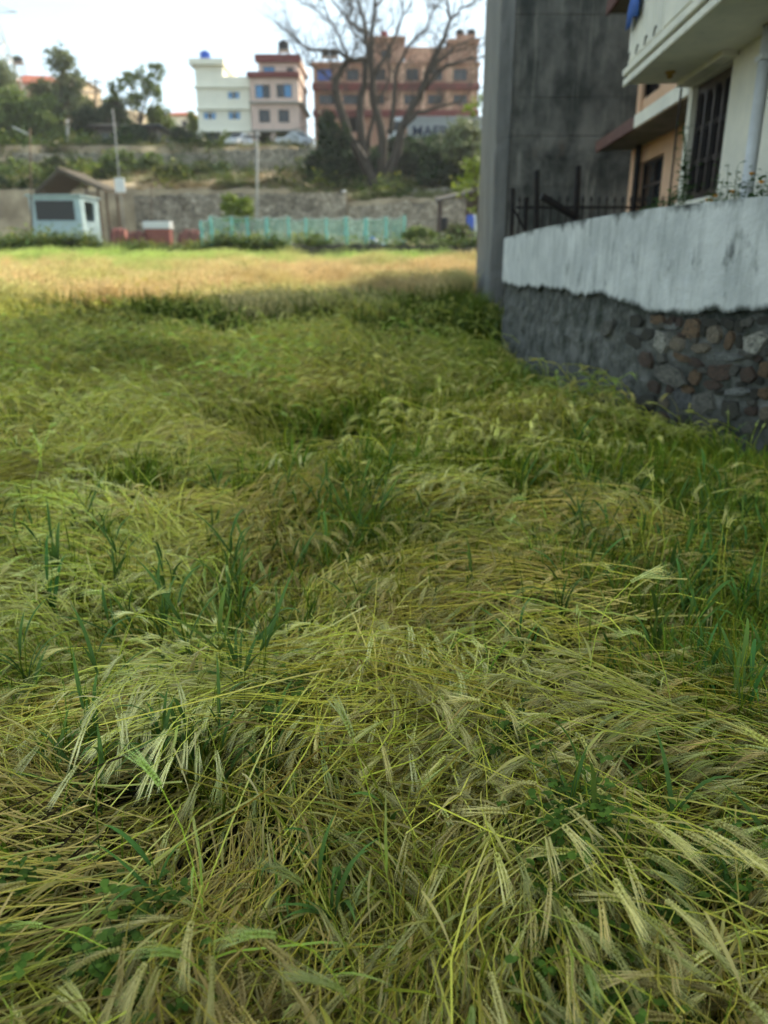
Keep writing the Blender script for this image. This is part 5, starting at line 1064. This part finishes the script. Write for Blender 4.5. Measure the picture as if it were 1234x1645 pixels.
M_cpole = mat('pale_concrete_pole', (.38, .37, .34), (.30, .29, .27), scale=3, rough=.9); M_wpole = mat('weathered_wood_pole', (.13, .09, .06), (.18, .13, .09), scale=5, rough=.95, stretch=(1, 1, .2)); M_wht = mat('white_painted_steel', (.65, .66, .64), rough=.5)
rt, h = post('white_post', 553, 330, 309, 70.9, .22, M_wht, 'short thick white post at the bend of the stone walls', 'post'); MB().lathe([(.24, 0), (.24, .08), (.1, .16)], 10).build('cap', M_wht, rt, loc=h)
rt, h = post('marker_post', 765, 378, 337, 56.0, .12, M_wht, 'white post standing by the shed next to the grey building', 'post'); MB().lathe([(.13, 0), (.13, .06), (.05, .12)], 10).build('cap', M_wht, rt, loc=h)
rt, h = post('utility_pole', 413, 388, 212, 56.0, .10, M_cpole, 'pale concrete pole standing before the pink house and green net', 'pole'); MB().box(-.6, .6, -.05, .05, h.z-.35, h.z-.25).build('crossarm', M_iron, rt)
for x in (-.5, 0, .5): MB().lathe([(.03, 0), (.05, .05), (.03, .1), (.05, .14), (.0, .2)], 8).build('insulator', M_wht, rt, loc=(x, 0, h.z-.25))
rt, h = post('wooden_pole', 48, 370, 206, 56.5, .07, M_wpole, 'thin brown wooden pole left of the blue hut', 'pole'); MB().beam((-.2, 0, h.z+.1), (.75, 0, h.z-.35), .07).build('bracket', M_wht, rt)
rt, h = post('leaning_pole', 200, 375, 175, 62.0, .06, M_cpole, 'slightly leaning pale pole carrying a white meter box', 'pole', 181); bxp = P(193, 298, 61.8)-Vector(rt.location); MB().box(bxp.x-.36, bxp.x+.36, -.32, -.08, bxp.z-.5, bxp.z+.5).build('meter_box', M_wht, rt, bevel=.03)
rt, h = post('concrete_pole', 109, 246, 192, 85.5, .16, M_cpole, 'short pale pole on the left hillside above the hut', 'pole'); MB().box(-.5, .5, -.05, .05, h.z-.3, h.z-.2).build('crossarm', M_iron, rt)
rt, h = post('power_pole', 154, 235, 126, 105.0, .16, M_wpole, 'power pole with two crossarms against the sky on the left', 'pole')
for dz, w_ in ((.35, 1.6), (1.5, 1.1)):
    MB().box(-w_, w_, -.06, .06, h.z-dz-.1, h.z-dz).build('crossarm', M_iron, rt)
    for x in (-.9, -.3, .3, .9): MB().lathe([(.04, 0), (.06, .06), (.04, .12), (.06, .17), (.0, .25)], 8).build('insulator', M_wht, rt, loc=(x*w_, 0, h.z-dz))
rt, h = post('thin_pole', 243, 390, 300, 57.0, .05, M_wpole, 'thin dark stake before the white box and red heaps', 'pole'); MB().lathe([(.06, 0), (.06, .05), (.02, .08)], 8).build('cap', M_iron, rt, loc=h)

# ---- pylon at the left edge
pb = Vector((P(-8, 180, 120).x, 120.0, gz(P(-8, 180, 120).x, 120.0))); py_ = empty('lattice_pylon', pb, 0, 'pale steel lattice pylon cut by the left edge of the picture', 'pylon'); ph_ = 46.0-pb.z+12; ztp = P(0, 20, 120).z-pb.z+3; bw, tw_ = 3.9, .9
def leg(sx, sy, z): f = 1-z/ztp; k = tw_+(bw-tw_)*f**1.15; return Vector((sx*k, sy*k, z))
zs_ = [-1.0]+[ztp*q for q in (.16, .31, .45, .58, .69, .79, .88, .96, 1)]
for sx in (-1, 1):
    for sy in (-1, 1): MB().tube([leg(sx, sy, z) for z in zs_], .13, 5).build('leg', M_wht, py_)
for i in range(len(zs_)-1):
    br = MB()
    for (s0, s1) in (((-1, -1), (1, -1)), ((1, -1), (1, 1)), ((1, 1), (-1, 1)), ((-1, 1), (-1, -1))):
        br.tube([leg(*s0, zs_[i]), leg(*s1, zs_[i+1])], .07, 4).tube([leg(*s1, zs_[i]), leg(*s0, zs_[i+1])], .07, 4).tube([leg(*s0, zs_[i+1]), leg(*s1, zs_[i+1])], .07, 4)
    br.build('brace_panel', M_wht, py_)
for f in (.8, .96): z = ztp*f; m = MB(); m.beam((-5, 0, z), (5, 0, z), .16); m.tube([(-5, 0, z), (0, 0, z+1.4), (5, 0, z)], .08, 4); m.build('crossarm', M_wht, py_)

# ---- left hillside houses
M_rroof = mat('red_tile_roof', (.42, .12, .07), (.34, .095, .055), scale=2, rough=.85); M_tan = mat('tan_render', (.42, .33, .22), (.36, .28, .19), scale=.7, rough=.9); M_rose = mat('rose_render', (.56, .33, .27), (.50, .29, .24), scale=.7, rough=.9)
def cottage(name, px0, px1, pye, pyr, pyb, Y, D, wm_, rm, label, wins, rz=0, hip=.25, over=.35):
    a = P(px0, pye, Y); b = P(px1, pye, Y); g = min(gz(a.x, Y), PZ(pyb, Y)); O = Vector(((a.x+b.x)/2, Y, g)); rt = empty(name, O, rz, label, 'house'); w = (b.x-a.x)/2; ze = PZ(pye, Y)-g; zr = PZ(pyr, Y)-g
    ops = [(-w+2*w*q[0], -w+2*w*q[1], ze*q[2], ze*q[3]) for q in wins]; facade(2*w, ze, ops, .25, 0, -w).build('front_wall', wm_, rt); MB().box(-w, -w+.25, .252, D, 0, ze).box(w-.25, w, .252, D, 0, ze).box(-w, w, D+.002, D+.25, 0, ze).build('wall_shell', wm_, rt); MB().box(-w+.26, w-.26, 1.8, 1.9, 0, ze).build('room_partition', M_inside, rt)
    for op in ops: window(rt, *op, 2, 1, M_fr, M_glass, fw=.08)
    v = [(-w-over, -over, ze+.003), (w+over, -over, ze+.003), (w+over, D+.25+over, ze+.003), (-w-over, D+.25+over, ze+.003), (-w+2*w*hip, D/2, zr), (w-2*w*hip, D/2, zr), (-w-over, -over, ze+.12), (w+over, -over, ze+.12), (w+over, D+.25+over, ze+.12), (-w-over, D+.25+over, ze+.12)]
    MB().add(v, [(0,3,2,1), (0,1,7,6), (1,2,8,7), (2,3,9,8), (3,0,6,9), (6,7,5,4), (8,9,4,5), (7,8,5), (9,6,4)]).build('roof', rm, rt); return rt
cottage('red_roof_house', 20, 90, 134, 112, 165, 128, 8, M_rose, M_rroof, 'rose-walled house with red tiled roof high on the left hill', [(.30,.42,.78,.92),(.58,.72,.78,.92)], .2, .2)
cottage('tan_house', 94, 130, 128, 122, 185, 124, 8, M_tan, M_slab, 'flat-roofed tan house behind the pale tree on the left', [(.2,.45,.75,.9),(.6,.85,.75,.9)], 0, .05)
cottage('small_white_house', 264, 309, 186, 172, 225, 118, 8, M_cream, M_rroof, 'small white house with red roof left of the cream house', [(.15,.32,.5,.8),(.6,.8,.5,.8)], 0, .2)
cottage('dark_shed', 150, 250, 204, 192, 238, 92, 6, M_wood, M_rooft, 'long dark low-roofed shed on the left hillside terrace', [(.1,.25,.3,.8),(.4,.55,.3,.8)], 0, .05, .5)
tank(29, 101, 90, 131, M_tank, 'black water tank on the hilltop house at far left', .8, 2.2)

# ---- trees on the left hillside
def gtree(px, pyb, Y, lob, n, size, lm, label, r, seed, group='trees on the left hillside', forks=None):
    fat = 1.3
    b = P(px, pyb, Y); b.z = min(b.z, gz(b.x, Y)); return tree('hillside_tree', b, [((P(a, c, Y).x-b.x), random.Random(seed+i).uniform(-1.5, 1.5), PZ(c, Y)-b.z, w*fat/1304*Y, w*fat/1304*Y, hh_*fat/1304*Y) for i, (a, c, w, hh_) in enumerate(lob)], int(n*2.4), size*.95, lm, label, r, group, seed, forks=forks)
gtree(108, 245, 97, [(104,100,15,16),(92,135,13,15),(118,130,12,14),(110,160,14,14),(98,178,13,10)], 1500, .42, M_leafC, 'tall pale thin-leaved tree on the left, the highest of its row', .22, 21, forks=.5)
gtree(225, 235, 100, [(245,110,9,11),(225,118,10,9),(205,130,11,9),(190,145,10,8),(240,140,11,10),(215,160,12,9),(255,155,8,8),(182,160,8,6)], 1100, .42, M_leafA, 'sparse see-through tree with upright branches against the sky', .2, 22, forks=.4)
gtree(20, 245, 94, [(15,170,26,20),(35,185,20,18),(0,200,24,20),(22,210,22,14)], 4200, .40, M_leafA, 'bushy green tree below the pylon at the left edge', .25, 23)
gtree(62, 248, 95, [(60,190,22,20),(78,205,20,16),(48,215,20,14),(70,172,16,14)], 3600, .40, M_leafA, 'rounded green tree below the red-roofed house', .25, 24)
gtree(140, 242, 97, [(140,195,18,15),(150,212,16,12),(128,210,15,12)], 2400, .38, M_leafB, 'dark green tree between the pale tree and the dark shed', .2, 25)
gtree(178, 240, 101, [(178,175,15,13),(190,188,14,10),(168,190,13,10)], 2000, .38, M_leafB, 'dark round-topped tree rising behind the dark shed', .2, 26)
gtree(212, 244, 90, [(210,216,17,12),(222,222,14,10)], 1800, .34, M_leafB, 'low dark tree before the right half of the dark shed', .16, 27)
gtree(262, 238, 104, [(258,190,12,13),(268,205,12,10),(250,206,11,9)], 1500, .38, M_leafA, 'mid-green tree left of the small white house', .18, 28)
gtree(296, 240, 92, [(290,218,13,9),(302,224,12,8)], 1300, .32, M_leafB, 'low dark tree before the small white house', .15, 29)
gtree(135, 228, 112, [(132,172,14,12),(145,180,13,10)], 1300, .4, M_leafE, 'olive tree below the tan house on the left', .18, 30)
gtree(85, 235, 110, [(80,150,15,14),(95,160,13,12),(70,158,12,10)], 1700, .4, M_leafE, 'olive-tinted tree hiding the foot of the red-roofed house', .2, 31)
gtree(-8, 250, 100, [(-8,130,26,24),(5,150,22,18)], 2600, .42, M_leafC, 'pale hazy tree around the pylon foot at the left edge', .25, 32)
gtree(312, 236, 108, [(309,196,8,10),(314,208,8,8)], 700, .36, M_leafA, 'slender tree squeezed against the left wall of the cream house', .15, 33)
k = 0
for px, pyb, pyt, w, Y, lm, lb in [(30,290,250,60,78,M_leafA,'leafy bush on the bank left of the thatched shelter'),(90,285,254,50,77,M_leafE,'olive bush on the bank directly above the thatched roof'),(140,290,262,46,76,M_leafD,'yellow-green bush right of the thatched roof peak'),(190,292,240,52,78,M_leafA,'tall bush behind the white meter box'),(238,282,242,48,80,M_leafA,'bright bush under the overgrown upper wall'),
    (275,300,262,56,76,M_leafE,'olive bush in the middle of the dry bank'),(318,286,256,52,79,M_leafE,'low bush at the left end of the upper grey wall'),(350,280,262,30,80,M_leafB,'dark small bush on the dry bank under the upper wall'),(396,285,272,26,80,M_leafB,'dark low bush beside the pale pole on the bank'),(8,330,280,40,72,M_leafB,'dark bush at the left edge above the stone wall'),(470,300,284,60,79,M_leafE,'spreading olive bush under the grey upper wall'),(365,238,212,14,89,M_leafD,'yellow-green shrub between the garage pillars of the cream house'),(60,318,288,44,72,M_leafB,'dark bush just left behind the thatched shelter')]:
    k += 1; bush(px, pyb, pyt, w, Y, lm, lb, 1300, .27, 40+k)

# ---- blue hut with a thatched shelter behind
M_hut = mat('pale_turquoise_paint', (.44, .57, .58), (.36, .48, .49), scale=1.5, rough=.7); M_thatch = mat('grey_thatch', (.055, .045, .034), (.10, .085, .062), scale=8, rough=1, bump=.8, bscale=30, stretch=(6, 1, 1))
YH = 58.0; O = Vector((P(50, 350, YH).x, YH, gz(P(90, 350, YH).x, YH))); hut = empty('blue_hut', O, 0, 'pale turquoise hut with a wide front opening at the field edge', 'hut'); W_ = P(131, 350, YH).x-O.x; ht = PZ(315, YH)-O.z; wo_ = hrect(57, 120, 322, 354, O); DH = 3.6
facade(W_, ht, [wo_], .12).build('front_wall', M_hut, hut); facade(DH-.13, ht, [(.7, 2.6, wo_[2], wo_[3])], .12).build('side_wall', M_hut, hut, loc=(W_-.001, .122, 0), rot=(0, 0, math.pi/2)); MB().box(0, .12, .122, DH, 0, ht).box(0, W_, DH, DH+.12, 0, ht).build('wall_shell', M_hut, hut)
m = MB(); m.box(wo_[0]-.08, wo_[1]+.08, -.03, -.002, wo_[2]-.09, wo_[2]).box(wo_[0]-.08, wo_[1]+.08, -.03, -.002, wo_[3], wo_[3]+.08).box(wo_[0]-.08, wo_[0], -.03, -.002, wo_[2]+.002, wo_[3]-.002).box(wo_[1], wo_[1]+.08, -.03, -.002, wo_[2]+.002, wo_[3]-.002); m.build('opening_frame', M_hut, hut)
MB().box(wo_[0]+.001, wo_[1]-.001, .04, .05, wo_[2]+.001, wo_[3]-.001).build('pane', mat('unlit_inside_pane', (.03, .033, .033), rough=.35, spec=.3), hut)  # opaque pane, the hut's unlit inside painted into its dark colour
MB().box(-.15, W_+.15, -.2, DH+.25, ht+.002, ht+.1).build('roof', M_hut, hut); MB().box(.4, W_-.5, 1.2, 1.9, 0, wo_[2]+.35).build('counter', M_wood, hut)
YT = 63.0; O = Vector((P(104, 340, YT).x, YT, gz(P(104, 340, YT).x, YT))); ts = empty('thatched_shelter', O, 0, 'open thatched shelter with a ridged roof behind the blue hut', 'shelter'); el, er, rk = P(66, 312, YT)-O, P(172, 306, YT)-O, P(104, 276, YT)-O
for s_, e in ((-1, el), (1, er)):
    MB().hexa([(e.x, -1.2, e.z-.12), (rk.x, -1.2, rk.z-.12), (rk.x, 4.2, rk.z-.12), (e.x, 4.2, e.z-.12)], [(e.x, -1.2, e.z+.12), (rk.x, -1.2, rk.z+.16), (rk.x, 4.2, rk.z+.16), (e.x, 4.2, e.z+.12)]).build('roof_slope', M_thatch, ts)
MB().tube([(rk.x, -1.35, rk.z+.1), (rk.x, 4.35, rk.z+.1)], .17, 8).build('ridge', M_thatch, ts)
for x in (el.x+.5, P(148, 340, YT).x-O.x, er.x-.45):
    for y in (-.7, 3.6):
        zt_ = (el.z+(rk.z-el.z)*(x-el.x)/(rk.x-el.x) if x < rk.x else er.z+(rk.z-er.z)*(er.x-x)/(er.x-rk.x))-.13; MB().tube([(x, y, -.3), (x, y, zt_)], .10, 7).build('post', M_wpole, ts)
MB().beam((el.x+.4, -.7, el.z-.25), (er.x-.4, -.7, er.z-.25), .12).build('tie_beam', M_wpole, ts)

# ---- red heaps, white box
M_red = mat('faded_red_sheet', (.30, .10, .08), (.22, .075, .06), scale=3, rough=.8); M_red2 = mat('dull_brick_red', (.17, .065, .05), (.24, .10, .08), scale=4, rough=.9)
def heap(px0, px1, py0, py1, Y, m, label, name='covered_heap', seed=1):
    a = P(px0, py1, Y); b = P(px1, py1, Y); g = gz((a.x+b.x)/2, Y); O = Vector(((a.x+b.x)/2, Y, g)); w = (b.x-a.x)/2; h = PZ(py0, Y)-g; rt = empty(name, O, 0, label, 'heap'); r_ = random.Random(seed); mm = MB(); nx, ny = 12, 5; vs = []
    for j in range(ny+1):
        for i in range(nx+1):
            u, v = i/nx*2-1, j/ny*2-1; e_ = (1-abs(u)**6)*(1-abs(v)**4); vs.append((u*w*(1.0 if e_ else 1.05), v*.8, -.1+(h+.1)*e_*r_.uniform(.86, 1)))
    mm.add(vs, [(j*(nx+1)+i, j*(nx+1)+i+1, (j+1)*(nx+1)+i+1, (j+1)*(nx+1)+i) for j in range(ny) for i in range(nx)]); mm.build('cover', m, rt)
    for u in (-.7, 0, .7): MB().tube([(u*w, -.88, .02), (u*w+.04, -.5, h*.95), (u*w+.02, .5, h*.98), (u*w, .88, .02)], .025, 5).build('rope', M_iron, rt)
heap(178, 208, 365, 384, 57.5, M_red, 'faded red covered heap right of the thatched shelter', seed=3); heap(205, 240, 369, 386, 57.0, M_red2, 'dull red heap left of the white box', seed=4); heap(284, 332, 367, 388, 57.0, M_red2, 'long dull red heap touching the green net', seed=5)
bxo = P(257, 388, 57.4); bxz = gz(bxo.x, 57.4); zz1, zz2 = PZ(368, 57.4)-bxz, PZ(356, 57.4)-bxz; sb2 = empty('storage_box', Vector((bxo.x, 57.4, bxz)), 0, 'red-based box with a white lid between the red heaps', 'box'); MB().box(-.85, .85, -.5, .5, 0, zz1).build('base', M_red, sb2, bevel=.03); MB().box(-.95, .9, -.55, .55, zz1+.002, zz2).build('lid', M_wht, sb2, bevel=.04)

# ---- green net enclosure
def net_mat():
    m = bpy.data.materials.new('green_shade_net'); m.use_nodes = True; t = m.node_tree; N = t.nodes; L = t.links; b = N['Principled BSDF']; b.inputs['Base Color'].default_value = (.15, .42, .36, 1); b.inputs['Roughness'].default_value = .7
    tl = N.new('ShaderNodeBsdfTranslucent'); tl.inputs['Color'].default_value = (.18, .50, .43, 1); a = N.new('ShaderNodeMixShader'); a.inputs[0].default_value = .45; L.new(b.outputs[0], a.inputs[1]); L.new(tl.outputs[0], a.inputs[2])
    tp = N.new('ShaderNodeBsdfTransparent'); mx_ = N.new('ShaderNodeMixShader'); mx_.inputs[0].default_value = .24; L.new(tp.outputs[0], mx_.inputs[1]); L.new(a.outputs[0], mx_.inputs[2]); L.new(mx_.outputs[0], N['Material Output'].inputs['Surface']); return m
M_net = net_mat(); M_netp = mat('bunched_green_net', (.16, .42, .37), (.22, .52, .46), scale=4, rough=.8, stretch=(4, 4, .3)); YN = 55.5; nf = empty('net_fence', Vector((P(490, 390, YN).x, YN, gz(P(490, 390, YN).x, YN))), 0, 'turquoise green net fence on posts along the far field edge', 'fence'); NO = Vector(nf.location)
posts = [(322,351),(338,344),(372,345),(397,346),(428,346),(463,345),(491,347),(524,347),(556,345),(588,347),(620,345),(650,342)]
ppos = []
rn = random.Random(4)
for px, py in posts:
    t = P(px, py, YN)-NO; ppos.append(t); MB().tube([(t.x, 0, -.4), (t.x+rn.uniform(-.04, .04), 0, t.z+.1)], .04, 6).build('post', M_wpole, nf)
    mm = MB(); w_ = rn.uniform(.10, .2); pl_ = []
    for z in range(7): pl_.append((t.x+rn.gauss(0, .02), -.05, -.1+(t.z-.02)*z/6))
    mm.tube(pl_, [w_*q for q in (.6, .9, .75, 1, .7, .85, .5)], 7).build('bunched_net', M_netp, nf)
for i in range(len(ppos)-1):
    a, b = ppos[i], ppos[i+1]; mm = MB(); vs = []; n = 12; sag = rn.uniform(.12, .3)
    for k2 in range(n+1):
        f = k2/n; x = a.x+(b.x-a.x)*f; zt_ = a.z+(b.z-a.z)*f-sag*4*f*(1-f)-.05; yv = .06*math.sin(f*9+i)+.03*math.sin(f*23)
        for q in range(4): vs.append((x, .04+yv*(1-q/4), -.15+(zt_+.15)*q/3))
    mm.add(vs, [(k2*4+q, (k2+1)*4+q, (k2+1)*4+q+1, k2*4+q+1) for k2 in range(n) for q in range(3)]); mm.build('net_panel', M_net, nf)
    rp_ = MB(); rp_.tube([vs[k2*4+3] for k2 in range(n+1)], .02, 4).build('top_rope', M_wht, nf)
# crates and bags inside the net
for px, w_, hh_, m, lb in [(598, .5, .8, M_tankb, 'blue drum inside the green net enclosure'), (622, .7, .55, M_wht, 'white sack lying inside the right end of the net enclosure')]:
    b = P(px, 385, 57.0); b.z = gz(b.x, 57.0); rt = empty('drum' if 'drum' in lb else 'sack', b, 0, lb, 'drum' if 'drum' in lb else 'sack'); MB().lathe([(w_*.8, 0), (w_, hh_*.15), (w_*.95, hh_*.6), (w_*.6, hh_*.9), (w_*.2, hh_)], 12).build('body', m, rt, True); MB().lathe([(w_*.22, hh_*.98), (w_*.3, hh_*1.08), (.02, hh_*1.1)], 10).build('neck', m, rt)

# ---- weedy bank along the far field edge and dry grass on the slope
lc = [leafclump(90, .28, .32, .17, ((.03, .065, .016), (.11, .17, .035))) for _ in range(3)]+[leafclump(60, .22, .40, .17, ((.09, .12, .02), (.24, .25, .05))) for _ in range(2)]
n = 1500; x = RNG.uniform(-27, 6.5, n); y = RNG.normal(53.3, .9, n).clip(51.6, 56); dens = fbm(x*.5, y*.5, 12, 2); ok = RNG.random(n) < np.where(x < -5, .85, .55)*(dens > .33); x, y = x[ok], y[ok]; m_ = len(x); v = RNG.normal(1, .25, m_).clip(.4, 1.7)
scatter('weedy_bank', lc, np.stack([x, y, ground_z(x, y)-.05], 1), np.stack([RNG.normal(0, .1, m_), RNG.normal(0, .1, m_), RNG.uniform(0, 6.28, m_)], 1), RNG.uniform(.6, 1.3, m_)*np.where((x > -19) & (x < -11), .6, np.where(x < -19, 1.15, 1))*(.6+.8*fbm(x*.7, y*.7, 29, 2)), RNG.integers(0, 5, m_), np.stack([v*1.3, v*1.3, v*1.2], 1), 'tangled green weeds on the bank between the crop and the terrace', 'weeds')
dg_ = []
for _ in range(4):
    p = PB()
    for b in range(22): blade(p, rg, (rg.gauss(0, .22), rg.gauss(0, .22), 0), rg.uniform(.25, .6), rg.uniform(.1, .8), rg.uniform(0, 6.28), rg.uniform(.012, .025), (.16, .12, .06), (.32, .25, .13), rg.uniform(.3, 1.3))
    dg_.append(p.mesh('dry_tuft', M_barley))
n = 1500; x = RNG.uniform(-46, 12, n); y = RNG.uniform(70.8, 97, n); ok = (fbm(x*.22, y*.3, 47, 3) > np.where(x < -18, .46, .58)); x, y = x[ok], y[ok]; m_ = len(x); v = RNG.normal(1.0, .25, m_).clip(.4, 1.7)
scatter('hillside_scrub', lc, np.stack([x, y, ground_z(x, y)-.05], 1), np.stack([RNG.normal(0, .1, m_), RNG.normal(0, .1, m_), RNG.uniform(0, 6.28, m_)], 1), RNG.uniform(.8, 2.2, m_), RNG.integers(0, 5, m_), np.stack([v, v, v], 1), 'low green scrub scattered over the terraced hillside', 'scrub')
n = 4200; x = RNG.uniform(-45, 14, n); y = RNG.uniform(70.6, 98, n); ok = fbm(x*.25, y*.35, 44, 3) > .42; x, y = x[ok], y[ok]; m_ = len(x); v = RNG.normal(1, .2, m_).clip(.5, 1.5); gg = (fbm(x*.2, y*.2, 61, 2) > .55)*.5
scatter('dry_grass', dg_, np.stack([x, y, ground_z(x, y)-.03], 1), np.stack([RNG.normal(0, .1, m_), RNG.normal(0, .1, m_), RNG.uniform(0, 6.28, m_)], 1), RNG.uniform(.7, 1.5, m_), RNG.integers(0, 4, m_), np.stack([v*(1-.5*gg), v, v*(1-.4*gg)], 1), 'dry brown grass over the terraced slope', 'grass')

# ---- overhead cables
for (a, b, sag, lb) in [((154, 131, 105), (-60, 92, 105), 1.2, 'cable running from the power pole to the left edge'), ((154, 131, 105), (300, 176, 112), 1.0, 'cable running from the power pole towards the cream house'), ((413, 216, 56), (181, 180, 62), .8, 'cable slung between the two pale poles'), ((413, 216, 56), (790, 60, 50), 1.0, 'cable rising from the pale concrete pole to the grey building')]:
    p0, p1 = P(*a), P(*b); O = p0.copy(); pts_ = [p0.lerp(p1, i/16)-O+Vector((0, 0, -sag*4*(i/16)*(1-i/16))) for i in range(17)]; o = MB().tube(pts_, .018, 5).build('overhead_cable', M_iron, None); o.location = O; tag(o, lb, 'cable', 'overhead cables')

# ---- thin valley haze
hz = MB().box(-560, 560, -90, 560, -3.0, 58).mesh('haze'); hm_ = bpy.data.materials.new('valley_haze'); hm_.use_nodes = True; ht_ = hm_.node_tree; ht_.nodes.clear()
ho_ = ht_.nodes.new('ShaderNodeOutputMaterial'); hv = ht_.nodes.new('ShaderNodeVolumePrincipled'); hv.inputs['Color'].default_value = (.93, .96, 1.0, 1); hv.inputs['Density'].default_value = .00032; hv.inputs['Anisotropy'].default_value = .3; ht_.links.new(hv.outputs[0], ho_.inputs['Volume'])
hz.materials.append(hm_); tag(link('haze', hz), 'thin pale haze over the whole valley', 'haze', kind='stuff')
cy.volume_bounces = 0
